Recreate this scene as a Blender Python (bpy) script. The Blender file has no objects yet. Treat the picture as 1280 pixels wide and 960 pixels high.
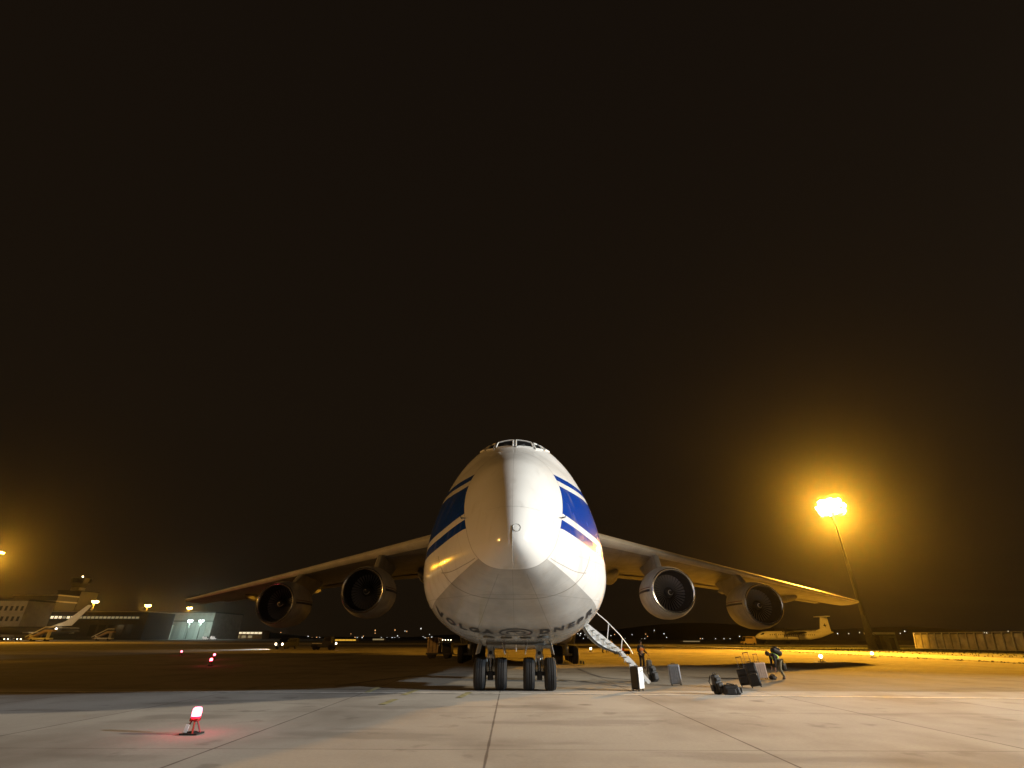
import bpy, bmesh, math, random
from mathutils import Vector, Matrix
random.seed(7)
S = bpy.context.scene
R = math.radians
C = S.collection
# ------------------------------------------------------------------ camera
CAMH, FPX, PITCH, ROLL = 1.8, 605.0, 27.7, 0.2
cd = bpy.data.cameras.new('camera'); cam = bpy.data.objects.new('camera', cd); C.objects.link(cam)
cd.sensor_width = 36; cd.lens = FPX / 1280 * 36; cd.clip_start = .05; cd.clip_end = 6000
cam.location = (0, 0, CAMH)
cam.rotation_euler = (Matrix.Rotation(R(90 + PITCH), 3, 'X') @ Matrix.Rotation(R(ROLL), 3, 'Z')).to_euler()
S.camera = cam
# ------------------------------------------------------------------ night sky with town glow
W = bpy.data.worlds.new('World'); S.world = W; W.use_nodes = True
nt = W.node_tree; nt.nodes.clear()
wo = nt.nodes.new('ShaderNodeOutputWorld'); bg = nt.nodes.new('ShaderNodeBackground')
tc = nt.nodes.new('ShaderNodeTexCoord'); sx = nt.nodes.new('ShaderNodeSeparateXYZ')
rp = nt.nodes.new('ShaderNodeValToRGB')
nt.links.new(tc.outputs['Generated'], sx.inputs[0]); nt.links.new(sx.outputs['Z'], rp.inputs[0])
nt.links.new(rp.outputs[0], bg.inputs[0]); nt.links.new(bg.outputs[0], wo.inputs[0])
e = rp.color_ramp.elements
e[0].position = 0.0; e[0].color = (.0080, .0048, .0022, 1)
e[1].position = 1.0; e[1].color = (.0068, .0044, .0028, 1)
k = e.new(.35); k.color = (.0090, .0056, .0030, 1)
bg.inputs[1].default_value = 1.0
# ------------------------------------------------------------------ lamps
def lamp(name, loc, power, col, radius=.4, kind='POINT'):
    l = bpy.data.lights.new(name, kind); l.energy = power; l.color = col
    if kind != 'SUN': l.shadow_soft_size = radius
    o = bpy.data.objects.new(name, l); o.location = loc; C.objects.link(o); return o
SOD = (1, .44, .03); WHT = (.80, .92, 1.0); WARM = (1, .79, .52)
MAST = (71, 108, 28)
def aim(o, target, size, blend=1.0):
    o.data.spot_size = R(size); o.data.spot_blend = blend
    o.rotation_euler = (Vector(target) - o.location).to_track_quat('-Z', 'Y').to_euler()
aim(lamp('mast_sodium_light', (MAST[0], MAST[1], MAST[2] - .6), 1.9e6, SOD, 1.2, 'SPOT'), (-12, 22, 0), 118, 1.0)
aim(lamp('mast_far_sodium_light', (MAST[0], MAST[1], MAST[2] + .3), 1.0e6, SOD, 1.2, 'SPOT'), (70, 178, 0), 118, .6)
lamp('mast_spill_light', (MAST[0], MAST[1], MAST[2] - .2), 1.6e4, SOD, 1.2)
aim(lamp('apron_white_light', (88, -9, 21), 4.7e5, WHT, .8, 'SPOT'), (-5, 19.5, 4), 24, 1.0)
aim(lamp('apron_warm_light', (78, 9, 27), 3.25e5, WARM, .8, 'SPOT'), (0, 8, 0), 54, .6)
aim(lamp('stand_warm_light', (-120, -26, 15), 1.7e5, (1, .50, .12), .8, 'SPOT'), (-4, 19, 5.5), 84, .9)
FAR_SOD = [(0, 690, 172, 1.1e5), (120, 752, 430, 1.8e4), (186, 757, 480, 1.8e4), (238, 760, 520, 1.8e4)]
# ------------------------------------------------------------------ exposure
V = S.view_settings; V.view_transform = 'Standard'; V.look = 'None'; V.exposure = 0; V.gamma = 1; V.use_curve_mapping = False
S.render.engine = 'CYCLES'; cy = S.cycles
cy.use_denoising = True; cy.max_bounces = 5; cy.volume_bounces = 0; cy.sample_clamp_indirect = 3
# ------------------------------------------------------------------ helpers
def ang(py):    # tangent of elevation seen at image row py (1280x960 frame)
    return math.tan(R(PITCH) - math.atan((py - 480) / FPX))
def hz(py, Y): return CAMH + Y * ang(py)
def xat(px, Y, z=0):
    zc = Y * math.cos(R(PITCH)) + (z - CAMH) * math.sin(R(PITCH))
    return (px - 640) / FPX * zc
def gp(px, py):  # ground point seen at a pixel
    px += 1.8
    py -= (px - 640) * math.tan(R(ROLL))
    Y = -CAMH / ang(py); return xat(px, Y), Y

def mat(name, col, rough=.6, metal=0, emit=None, es=1, noise=0, nscale=3, coat=0, bump=0, spec=.5):
    m = bpy.data.materials.new(name); m.use_nodes = True; t = m.node_tree; b = t.nodes['Principled BSDF']
    b.inputs['Base Color'].default_value = (*col, 1); b.inputs['Roughness'].default_value = rough
    b.inputs['Metallic'].default_value = metal; b.inputs['Coat Weight'].default_value = coat
    b.inputs['Specular IOR Level'].default_value = spec
    if emit: b.inputs['Emission Color'].default_value = (*emit, 1); b.inputs['Emission Strength'].default_value = es; m.cycles.emission_sampling = 'NONE'
    if noise or bump:
        tcn = t.nodes.new('ShaderNodeTexCoord'); n = t.nodes.new('ShaderNodeTexNoise'); n.inputs['Scale'].default_value = nscale; n.inputs['Detail'].default_value = 6
        t.links.new(tcn.outputs['Object'], n.inputs['Vector'])
        if noise:
            mr = t.nodes.new('ShaderNodeMapRange'); mr.inputs[1].default_value = .3; mr.inputs[2].default_value = .7; mr.inputs[3].default_value = 1 - noise; mr.inputs[4].default_value = 1 + noise * .6
            t.links.new(n.outputs['Fac'], mr.inputs[0])
            mx = t.nodes.new('ShaderNodeVectorMath'); mx.operation = 'SCALE'; mx.inputs[0].default_value = col
            t.links.new(mr.outputs[0], mx.inputs['Scale']); t.links.new(mx.outputs[0], b.inputs['Base Color'])
            mr2 = t.nodes.new('ShaderNodeMapRange'); mr2.inputs[3].default_value = rough * .8; mr2.inputs[4].default_value = min(1, rough * 1.25)
            t.links.new(n.outputs['Fac'], mr2.inputs[0]); t.links.new(mr2.outputs[0], b.inputs['Roughness'])
        if bump:
            bp = t.nodes.new('ShaderNodeBump'); bp.inputs['Strength'].default_value = bump; bp.inputs['Distance'].default_value = .02
            t.links.new(n.outputs['Fac'], bp.inputs['Height']); t.links.new(bp.outputs[0], b.inputs['Normal'])
    return m

class NB:   # tiny node-maths builder
    def __init__(s, m): s.t = m.node_tree; s.b = s.t.nodes['Principled BSDF']
    def put(s, sock, v):
        if isinstance(v, (int, float)): sock.default_value = v
        else: s.t.links.new(v, sock)
    def m(s, op, a, b=0, c=0):
        n = s.t.nodes.new('ShaderNodeMath'); n.operation = op
        s.put(n.inputs[0], a); s.put(n.inputs[1], b); s.put(n.inputs[2], c); return n.outputs[0]
    def band(s, v, a, b): return s.m('MULTIPLY', s.m('GREATER_THAN', v, a), s.m('LESS_THAN', v, b))
    def line(s, v, c, w): return s.m('LESS_THAN', s.m('ABSOLUTE', s.m('SUBTRACT', v, c)), w)
    def mix(s, f, a, b):
        n = s.t.nodes.new('ShaderNodeMix'); n.data_type = 'RGBA'; s.put(n.inputs[0], f)
        for i, v in ((6, a), (7, b)):
            if isinstance(v, tuple): n.inputs[i].default_value = (*v, 1)
            else: s.t.links.new(v, n.inputs[i])
        return n.outputs[2]
    def xyz(s):
        tcn = s.t.nodes.new('ShaderNodeTexCoord'); sp = s.t.nodes.new('ShaderNodeSeparateXYZ')
        s.t.links.new(tcn.outputs['Object'], sp.inputs[0]); s.co = tcn.outputs['Object']; return sp.outputs[0], sp.outputs[1], sp.outputs[2]
    def noise(s, scale, detail=5, vec=None, stretch=None):
        n = s.t.nodes.new('ShaderNodeTexNoise'); n.inputs['Scale'].default_value = scale; n.inputs['Detail'].default_value = detail
        v = vec or s.co
        if stretch:
            mp = s.t.nodes.new('ShaderNodeMapping'); mp.inputs['Scale'].default_value = stretch; s.t.links.new(v, mp.inputs[0]); v = mp.outputs[0]
        s.t.links.new(v, n.inputs['Vector']); return n.outputs['Fac']
    def rng(s, v, a, b, c, d):
        n = s.t.nodes.new('ShaderNodeMapRange'); s.put(n.inputs[0], v)
        for i, q in enumerate((a, b, c, d)): n.inputs[i + 1].default_value = q
        return n.outputs[0]

class MB:
    def __init__(s): s.v = []; s.f = []; s.mi = []; s.cur = 0
    def add(s, vs, fs):
        o = len(s.v); s.v += [tuple(p) for p in vs]; s.f += [tuple(i + o for i in f) for f in fs]; s.mi += [s.cur] * len(fs); return s
    def box(s, c, d, rot=None, taper=1, tz=None):
        hx, hy, hh = d[0] / 2, d[1] / 2, d[2] / 2
        vs = []
        for z in (-1, 1):
            k = taper if z > 0 else 1
            for (x, y) in ((-1, -1), (1, -1), (1, 1), (-1, 1)):
                p = Vector((x * hx * k, y * hy * k, z * hh))
                if rot: p = rot @ p
                vs.append(p + Vector(c))
        return s.add(vs, [(3, 2, 1, 0), (4, 5, 6, 7), (0, 1, 5, 4), (1, 2, 6, 5), (2, 3, 7, 6), (3, 0, 4, 7)])
    def tube(s, pts, r, n=8, cap=True):
        pts = [Vector(p) for p in pts]; rs = r if isinstance(r, (list, tuple)) else [r] * len(pts)
        vs = []; fs = []
        for i, p in enumerate(pts):
            d = (pts[min(i + 1, len(pts) - 1)] - pts[max(i - 1, 0)]).normalized()
            u = d.cross(Vector((0, 0, 1)) if abs(d.z) < .95 else Vector((0, 1, 0))).normalized(); w = d.cross(u)
            for k in range(n):
                a = 2 * math.pi * k / n; vs.append(p + (u * math.cos(a) + w * math.sin(a)) * rs[i])
        for i in range(len(pts) - 1):
            for k in range(n): fs.append((i * n + k, (i + 1) * n + k, (i + 1) * n + (k + 1) % n, i * n + (k + 1) % n))
        if cap: fs.append(tuple(range(n))); fs.append(tuple(range((len(pts) - 1) * n, len(pts) * n))[::-1])
        return s.add(vs, fs)
    def lathe(s, prof, axis='Z', c=(0, 0, 0), n=24, sc=(1, 1)):   # prof = [(radius, along)]
        vs = []; fs = []
        for (r, h) in prof:
            for k in range(n):
                a = 2 * math.pi * k / n; x, y = r * math.cos(a) * sc[0], r * math.sin(a) * sc[1]
                p = {'Z': (x, y, h), 'Y': (x, h, y), 'X': (h, x, y)}[axis]; vs.append((p[0] + c[0], p[1] + c[1], p[2] + c[2]))
        for i in range(len(prof) - 1):
            for k in range(n): fs.append((i * n + k, i * n + (k + 1) % n, (i + 1) * n + (k + 1) % n, (i + 1) * n + k))
        return s.add(vs, fs)
    def ball(s, c, r, n=12):
        rr = r if isinstance(r, tuple) else (r, r, r)
        vs = []; fs = []; m = n // 2
        for i in range(m + 1):
            p = math.pi * i / m
            for k in range(n):
                a = 2 * math.pi * k / n; vs.append((c[0] + rr[0] * math.sin(p) * math.cos(a), c[1] + rr[1] * math.sin(p) * math.sin(a), c[2] + rr[2] * math.cos(p)))
        for i in range(m):
            for k in range(n): fs.append((i * n + k, (i + 1) * n + k, (i + 1) * n + (k + 1) % n, i * n + (k + 1) % n))
        return s.add(vs, fs)
    def grid(s, fn, nu, nv):
        vs = [fn(i / nu, j / nv) for j in range(nv + 1) for i in range(nu + 1)]
        return s.add(vs, [(j * (nu + 1) + i, j * (nu + 1) + i + 1, (j + 1) * (nu + 1) + i + 1, (j + 1) * (nu + 1) + i) for j in range(nv) for i in range(nu)])
    def prism(s, poly, thick, plane='XZ', off=0):    # closed outline extruded
        n = len(poly)
        def P(a, b, t): return {'XZ': (a, off + t, b), 'XY': (a, b, off + t), 'YZ': (off + t, a, b)}[plane]
        vs = [P(a, b, -thick / 2) for a, b in poly] + [P(a, b, thick / 2) for a, b in poly]
        return s.add(vs, [tuple(range(n)), tuple(range(n, 2 * n))[::-1]] + [(i, i + n, (i + 1) % n + n, (i + 1) % n) for i in range(n)])
    def build(s, name, mats, parent=None, smooth=False, bevel=0, sub=0, recalc=True, loc=None, angle=40):
        me = bpy.data.meshes.new(name); me.from_pydata(s.v, [], s.f)
        for m in (mats if isinstance(mats, list) else [mats]): me.materials.append(m)
        me.polygons.foreach_set('material_index', s.mi)
        if recalc:
            bm = bmesh.new(); bm.from_mesh(me); bmesh.ops.remove_doubles(bm, verts=bm.verts, dist=1e-5); bmesh.ops.recalc_face_normals(bm, faces=bm.faces); bm.to_mesh(me); bm.free()
        o = bpy.data.objects.new(name, me); C.objects.link(o)
        if parent: o.parent = parent
        if loc: o.location = loc
        if smooth:
            me.polygons.foreach_set('use_smooth', [True] * len(me.polygons)); me.set_sharp_from_angle(angle=R(angle))
        if bevel:
            b = o.modifiers.new('bevel', 'BEVEL'); b.width = bevel; b.segments = 2; b.limit_method = 'ANGLE'; b.angle_limit = R(35)
        if sub:
            b = o.modifiers.new('sub', 'SUBSURF'); b.levels = sub; b.render_levels = sub
        return o
def tag(o, label=None, cat=None, group=None, kind=None):
    if label: o['label'] = label
    if cat: o['category'] = cat
    if group: o['group'] = group
    if kind: o['kind'] = kind
    return o
def empty(name, loc, rz=0, label=None, cat=None, group=None, parent=None):
    o = bpy.data.objects.new(name, None); o.location = loc; o.rotation_euler[2] = rz; C.objects.link(o); o.empty_display_size = .3
    if parent: o.parent = parent
    return tag(o, label, cat, group)
def copy_tree(o, parent=None):
    c = o.copy(); C.objects.link(c); c.parent = parent
    for ch in list(o.children): copy_tree(ch, c)
    return c
def text_mesh(body, size, extrude=0, bold=0):
    cu = bpy.data.curves.new('t', 'FONT'); cu.body = body; cu.size = size; cu.offset = bold; cu.space_character = 1.5 if bold else 1; cu.extrude = extrude; cu.align_x = 'CENTER'; cu.align_y = 'CENTER'
    o = bpy.data.objects.new('t', cu); C.objects.link(o); dg = bpy.context.evaluated_depsgraph_get()
    me = bpy.data.meshes.new_from_object(o.evaluated_get(dg)); bpy.data.objects.remove(o); return me
def pchip(xs, ys):
    n = len(xs); h = [xs[i + 1] - xs[i] for i in range(n - 1)]; d = [(ys[i + 1] - ys[i]) / h[i] for i in range(n - 1)]
    m = [d[0]] + [0 if d[i - 1] * d[i] <= 0 else (3 * (h[i - 1] + h[i])) / ((2 * h[i] + h[i - 1]) / d[i - 1] + (h[i] + 2 * h[i - 1]) / d[i]) for i in range(1, n - 1)] + [d[-1]]
    def f(x):
        x = min(max(x, xs[0]), xs[-1]); i = 0
        while i < n - 2 and x > xs[i + 1]: i += 1
        t = (x - xs[i]) / h[i]; t2 = t * t; t3 = t2 * t
        return (2*t3-3*t2+1)*ys[i] + (t3-2*t2+t)*h[i]*m[i] + (-2*t3+3*t2)*ys[i+1] + (t3-t2)*h[i]*m[i+1]
    return f
# ------------------------------------------------------------------ materials
M = {}
M['rubber'] = mat('rubber', (.010, .010, .011), .8, noise=.3, nscale=6)
M['steel'] = mat('steel', (.55, .56, .57), .25, 1, noise=.15, nscale=8)
M['strut'] = mat('strut_paint', (.42, .43, .42), .4, .2, noise=.25, nscale=9)
M['darkmetal'] = mat('dark_metal', (.045, .045, .05), .5, .4, noise=.3, nscale=8)
M['bay'] = mat('bay_dark_metal', (.06, .06, .055), .7, noise=.4, nscale=7)  # even dark metal for the gear bay and belly vents
M['glass'] = mat('cockpit_glass', (.012, .014, .016), .06, 0, coat=.5)
M['white'] = mat('white_paint', (.72, .72, .71), .32, noise=.08, nscale=2)
M['whitebright'] = mat('stair_white_paint', (.78, .79, .8), .35, noise=.06)
M['slat'] = mat('slat_metal', (.75, .73, .68), .38, .3, noise=.15, nscale=1)
M['alu'] = mat('polished_metal', (.78, .77, .74), .22, 1, noise=.12, nscale=2)
M['navy'] = mat('navy_paint', (.004, .008, .05), .3)
M['letter'] = mat('black_lettering', (.02, .02, .025), .55)
M['letterw'] = mat('white_lettering', (.75, .75, .75), .4)
M['black'] = mat('black_fabric', (.007, .007, .008), .6, noise=.4, nscale=14, bump=.4)
M['blackshell'] = mat('black_shell', (.006, .006, .007), .5, noise=.2, nscale=10, spec=.25)
M['silver'] = mat('silver_shell', (.30, .31, .34), .3, .5, noise=.15, nscale=9)
M['pinkgrey'] = mat('dusty_pink_shell', (.42, .33, .29), .45, noise=.15, nscale=9)
M['whiteshell'] = mat('white_shell', (.75, .77, .8), .35, noise=.08)
M['grey'] = mat('grey_fabric', (.14, .14, .14), .8, noise=.3, nscale=12)
M['skin'] = mat('skin', (.42, .24, .16), .6)
M['hair'] = mat('hair', (.02, .014, .01), .8)
M['olive'] = mat('olive_trousers', (.20, .19, .13), .85, noise=.25, nscale=10)
M['dark'] = mat('dark_cloth', (.015, .016, .022), .85, noise=.3, nscale=10)
M['orange'] = mat('orange_vest', (.75, .20, .02), .75, noise=.15, nscale=10)
M['lime'] = mat('lime_vest', (.45, .72, .10), .7, noise=.15, nscale=10)
M['yellow'] = mat('yellow_vest', (.85, .70, .03), .7, noise=.1, nscale=10)
M['paleblue'] = mat('pale_cloth', (.5, .5, .5), .8)
M['redplastic'] = mat('red_plastic', (.28, .012, .015), .4, noise=.2, nscale=12)
M['redlamp'] = mat('red_lamp', (.8, .05, .08), .4, emit=(1, .10, .16), es=14)
M['redglass'] = mat('red_lens_rim', (.8, .02, .05), .3, emit=(1, .01, .06), es=1.6)
M['whitelamp'] = mat('white_lamp', (.9, .9, .9), .4, emit=(1, .78, .5), es=12)
M['coolamp'] = mat('cool_lamp', (.9, .9, .9), .4, emit=(.85, 1, .95), es=14)
M['sodlamp'] = mat('sodium_lamp', (.9, .7, .4), .4, emit=(1, .62, .16), es=30)
M['sodhot'] = mat('sodium_lamp_hot', (.9, .8, .6), .4, emit=(1, .70, .28), es=60)
M['window'] = mat('lit_window', (.5, .5, .4), .4, emit=(1, .86, .55), es=1.1)
M['windowdim'] = mat('dim_window', (.3, .3, .2), .4, emit=(.9, .75, .4), es=.25)
M['strip'] = mat('lit_yellow_hall', (.6, .45, .1), .5, emit=(1, .56, .06), es=.75)
M['concretewall'] = mat('facade_concrete', (.30, .29, .27), .85, noise=.2, nscale=.3)
M['darkwall'] = mat('facade_dark', (.035, .035, .035), .8, noise=.2, nscale=.3)
M['darkglass'] = mat('facade_glass', (.02, .02, .02), .2)
M['galv'] = mat('galvanised_mast', (.11, .11, .10), .5, .4, noise=.2, nscale=1)
M['cabin'] = mat('cabin_paint', (.30, .32, .24), .7, noise=.2, nscale=1)
M['fencemetal'] = mat('fence_panel', (.30, .27, .20), .8, noise=.45, nscale=.8)
M['fenceframe'] = mat('fence_frame', (.40, .38, .33), .6, noise=.2)
M['yellowpaint'] = mat('yellow_chock', (.7, .5, .08), .6, noise=.2)
M['tan'] = mat('tan_canvas', (.40, .30, .18), .8, noise=.25, nscale=5)
M['cartblue'] = mat('dark_vehicle_paint', (.008, .009, .012), .4, noise=.2)
M['spinner'] = mat('spinner_grey', (.05, .05, .055), .4)
M['blade'] = mat('fan_blade', (.30, .30, .31), .45, .2)
M['nacin'] = mat('intake_liner', (.022, .022, .024), .6, noise=.3)
# fuselage livery
def fuselage_mat():
    m = mat('airliner_livery', (.7, .7, .7), .28, coat=.08); n = NB(m); x, s, z = n.xyz(); ax = n.m('ABSOLUTE', x)
    nose = n.m('SUBTRACT', s, n.m('ADD', n.m('MULTIPLY', z, .76), -1.96))        # >0 aft of the nose cone joint
    aft = n.m('GREATER_THAN', nose, 0)
    dr = n.m('MULTIPLY', n.m('MAXIMUM', n.m('SUBTRACT', n.m('MINIMUM', s, 5.4), 2.0), 0), .15)
    st = n.m('ADD', n.m('ADD', n.band(z, 6.98, 7.28), n.m('MULTIPLY', n.m('LESS_THAN', z, 6.72), n.m('GREATER_THAN', n.m('ADD', z, dr), 5.54))), n.band(n.m('ADD', z, dr), 4.93, 5.28))
    st = n.m('MULTIPLY', st, aft)
    n1 = n.noise(1.1, 8); n2 = n.noise(.5, 4, stretch=(1, 1, 6)); n3 = n.noise(1.5, 3)
    white = n.mix(n.rng(n.noise(.5, 3), .35, .7, 0, 1), (.62, .62, .61), (.68, .68, .67))
    greyb = n.mix(n.rng(n.noise(.8, 5), .35, .65, 0, 1), (.30, .30, .295), (.40, .40, .39))
    greyb = n.mix(n.rng(n.noise(1.2, 5, stretch=(1, .35, 1)), .5, .75, 0, .45), greyb, (.17, .165, .155))
    gl = n.m('MAXIMUM', n.m('ADD', n.m('MULTIPLY', s, -.25), 4.15), 2.78)
    grey = n.m('LESS_THAN', z, gl)
    grey = n.m('MULTIPLY', grey, n.m('GREATER_THAN', nose, -.0))
    col = n.mix(grey, white, greyb)
    col = n.mix(st, col, (.002, .034, .24))
    # joints
    seam = n.line(nose, 0, .013)
    seam2 = n.m('MULTIPLY', n.line(nose, 2.36, .03), n.m('LESS_THAN', z, 4.35))
    seam3 = n.m('MULTIPLY', n.line(ax, 0, .007), n.m('LESS_THAN', s, 6))
    seam4 = n.m('MULTIPLY', n.line(n.m('SUBTRACT', ax, n.m('MULTIPLY', s, .59)), .46, .005), n.m('MULTIPLY', n.band(s, 1.15, 3.4), n.m('LESS_THAN', z, 4.3)))
    seam5 = n.m('MULTIPLY', n.line(n.m('SUBTRACT', ax, n.m('MULTIPLY', s, .22)), .2, .010), n.m('MULTIPLY', n.band(s, 1.0, 6.5), n.m('LESS_THAN', z, 3.6)))
    fr = n.m('MULTIPLY', n.m('LESS_THAN', n.m('ABSOLUTE', n.m('SUBTRACT', n.m('FRACT', n.m('MULTIPLY', s, .42)), .5)), .004), n.m('GREATER_THAN', s, 6.0))
    fz = n.m('MULTIPLY', n.m('LESS_THAN', n.m('ABSOLUTE', n.m('SUBTRACT', n.m('FRACT', n.m('MULTIPLY', z, .8)), .5)), .006), n.m('GREATER_THAN', s, 6.0))
    j = n.m('MINIMUM', n.m('ADD', n.m('ADD', n.m('ADD', seam, seam2), n.m('ADD', n.m('MULTIPLY', seam3, .6), seam4)), n.m('MULTIPLY', n.m('ADD', n.m('ADD', fr, fz), seam5), .7)), 1)
    col = n.mix(n.m('MULTIPLY', j, .55), col, (.10, .09, .08))
    rv = n.m('MULTIPLY', n.m('LESS_THAN', n.m('ABSOLUTE', n.m('SUBTRACT', n.m('FRACT', n.m('MULTIPLY', z, .83)), .5)), .008), n.band(s, 2.0, 6.0))
    rv = n.m('MULTIPLY', n.m('ADD', rv, n.m('LESS_THAN', n.m('ABSOLUTE', n.m('SUBTRACT', n.m('FRACT', n.m('MULTIPLY', nose, .83)), .5)), .006)), n.m('GREATER_THAN', nose, .1))
    col = n.mix(n.m('MULTIPLY', n.m('MINIMUM', rv, 1), .22), col, (.10, .09, .08))
    stk = n.m('MULTIPLY', n.rng(n.noise(1.0, 4, stretch=(2.5, 2.5, .25)), .55, .75, 0, .35), n.rng(z, 3.5, 9, .9, .5))
    col = n.mix(stk, col, (.30, .27, .23))
    dirt = n.m('MULTIPLY', n.rng(n.noise(.9, 4, stretch=(.7, .25, 1)), .5, .78, 0, .4), n.rng(z, 2.6, 4.2, 1, .15))
    col = n.mix(dirt, col, (.16, .14, .12))
    n.t.links.new(col, n.b.inputs['Base Color'])
    n.t.links.new(n.rng(n3, .3, .7, .13, .21), n.b.inputs['Roughness'])
    bp = n.t.nodes.new('ShaderNodeBump'); bp.inputs['Strength'].default_value = .10; bp.inputs['Distance'].default_value = .03
    n.t.links.new(n.noise(1.3, 1), bp.inputs['Height']); n.t.links.new(bp.outputs[0], n.b.inputs['Normal'])
    return m
M['livery'] = fuselage_mat()
def nacelle_mat():
    m = mat('nacelle_paint', (.5, .5, .48), .38, .1); n = NB(m); x, y, z = n.xyz()
    base = n.mix(n.rng(n.noise(1.5, 8), .35, .7, 0, 1), (.46, .455, .44), (.62, .61, .59))
    on = n.m('GREATER_THAN', y, .35)
    a = n.m('MULTIPLY', n.band(z, -.02, .13), on); b = n.m('MULTIPLY', n.band(z, .22, .27), on)
    col = n.mix(a, base, (.012, .012, .05)); col = n.mix(b, col, (.15, .02, .015))
    j = n.m('ADD', n.line(y, .34, .012), n.line(y, 2.05, .012)); col = n.mix(n.m('MULTIPLY', j, .6), col, (.08, .08, .08))
    n.t.links.new(col, n.b.inputs['Base Color']); return m
M['nacelle'] = nacelle_mat()
def wing_mat():
    m = mat('wing_grey', (.35, .35, .34), .42, .1); n = NB(m); x, y, z = n.xyz(); ax = n.m('ABSOLUTE', x)
    base = n.mix(n.rng(n.noise(.9, 8), .35, .68, 0, 1), (.25, .25, .24), (.38, .37, .36))
    base = n.mix(n.rng(n.noise(.8, 6, stretch=(1, .12, 1)), .52, .7, 0, .5), base, (.14, .13, .12))
    j = n.m('LESS_THAN', n.m('ABSOLUTE', n.m('SUBTRACT', n.m('FRACT', n.m('MULTIPLY', ax, .31)), .5)), .006)
    j2 = n.m('LESS_THAN', n.m('ABSOLUTE', n.m('SUBTRACT', n.m('FRACT', n.m('MULTIPLY', n.m('SUBTRACT', y, n.m('MULTIPLY', ax, .52)), .35)), .5)), .008)
    base = n.mix(n.m('MULTIPLY', n.m('MINIMUM', n.m('ADD', j, j2), 1), .5), base, (.09, .09, .09))
    n.t.links.new(base, n.b.inputs['Base Color']); return m
M['wing'] = wing_mat()
def ground_mat(name='apron_concrete', k=1.0, tint=(1, 1, 1)):
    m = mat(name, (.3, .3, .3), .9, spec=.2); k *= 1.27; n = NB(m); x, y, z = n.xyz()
    big = n.noise(.05, 6); mid = n.noise(.55, 7); fine = n.noise(14, 6); st = n.noise(.30, 8, stretch=(.9, .55, 1))
    col = n.mix(n.rng(big, .35, .65, 0, 1), (.30, .285, .265), (.38, .37, .35))
    # slab tone
    fx = n.m('FLOOR', n.m('MULTIPLY', n.m('ADD', x, .42), .2)); fy = n.m('FLOOR', n.m('MULTIPLY', n.m('ADD', y, -.9), .2))
    wn = n.t.nodes.new('ShaderNodeTexWhiteNoise'); wn.noise_dimensions = '2D'; cb = n.t.nodes.new('ShaderNodeCombineXYZ')
    n.t.links.new(fx, cb.inputs[0]); n.t.links.new(fy, cb.inputs[1]); n.t.links.new(cb.outputs[0], wn.inputs['Vector'])
    col = n.mix(n.m('MULTIPLY', wn.outputs[0], .22), col, (.20, .19, .18))
    col = n.mix(n.rng(mid, .45, .75, 0, .4), col, (.20, .185, .165))
    col = n.mix(n.rng(fine, .35, .65, 0, .25), col, (.22, .21, .19))
    col = n.mix(n.rng(st, .48, .68, 0, .65), col, (.13, .115, .10))
    sk = n.noise(.5, 7, stretch=(.35, 1.1, 1)); col = n.mix(n.rng(sk, .56, .64, 0, .32), col, (.09, .08, .07))
    pat = n.noise(.9, 8); col = n.mix(n.rng(pat, .62, .70, 0, .4), col, (.10, .09, .08))
    # oil spots
    vo = n.t.nodes.new('ShaderNodeTexVoronoi'); vo.inputs['Scale'].default_value = .33; n.t.links.new(n.co, vo.inputs['Vector'])
    col = n.mix(n.rng(vo.outputs['Distance'], .03, .10, .6, 0), col, (.07, .06, .055))
    jx = n.m('MULTIPLY', n.m('SUBTRACT', n.m('ABSOLUTE', n.m('SUBTRACT', n.m('FRACT', n.m('MULTIPLY', n.m('ADD', x, .42 + 2.5), .2)), .5)), 0), 5)
    jy = n.m('MULTIPLY', n.m('ABSOLUTE', n.m('SUBTRACT', n.m('FRACT', n.m('MULTIPLY', n.m('ADD', y, -.9 + 2.5), .2)), .5)), 5)
    wob = n.m('MULTIPLY', n.m('SUBTRACT', n.noise(1.7, 4), .5), .03)
    j = n.m('MAXIMUM', n.rng(n.m('ADD', jx, wob), .012, .03, 1, 0), n.m('MULTIPLY', n.rng(n.m('ADD', jy, wob), .008, .02, 1, 0), .8))
    col = n.mix(n.m('MULTIPLY', j, .7), col, (.045, .03, .028))
    vm = n.t.nodes.new('ShaderNodeVectorMath'); vm.operation = 'MULTIPLY'; n.t.links.new(col, vm.inputs[0]); vm.inputs[1].default_value = tuple(k * t for t in tint)
    n.t.links.new(vm.outputs[0], n.b.inputs['Base Color'])
    n.t.links.new(n.rng(st, .4, .7, 1.0, .9), n.b.inputs['Roughness'])
    bp = n.t.nodes.new('ShaderNodeBump'); bp.inputs['Strength'].default_value = .25; bp.inputs['Distance'].default_value = .01
    n.t.links.new(fine, bp.inputs['Height']); n.t.links.new(bp.outputs[0], n.b.inputs['Normal'])
    return m
M['apron'] = ground_mat()
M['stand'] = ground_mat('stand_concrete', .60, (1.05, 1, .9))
M['asphalt'] = mat('asphalt', (.13, .12, .11), .85, noise=.4, nscale=.4, bump=.1)
M['lane'] = mat('pale_concrete_lane', (.17, .165, .15), .8, noise=.3, nscale=.3)
M['grass'] = mat('dry_grass', (.022, .026, .009), .95, noise=.6, nscale=.8, bump=.8)
M['gravel'] = mat('gravel_edge', (.05, .04, .03), .95, noise=.7, nscale=2.5, bump=.8)
M['linewhite'] = mat('worn_white_marking', (.72, .70, .66), .7, noise=.35, nscale=3)
M['lineyellow'] = mat('worn_yellow_marking', (.36, .33, .17), .7, noise=.4, nscale=3)
M['linered'] = mat('worn_red_marking', (.37, .29, .26), .75, noise=.4, nscale=3)
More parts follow.
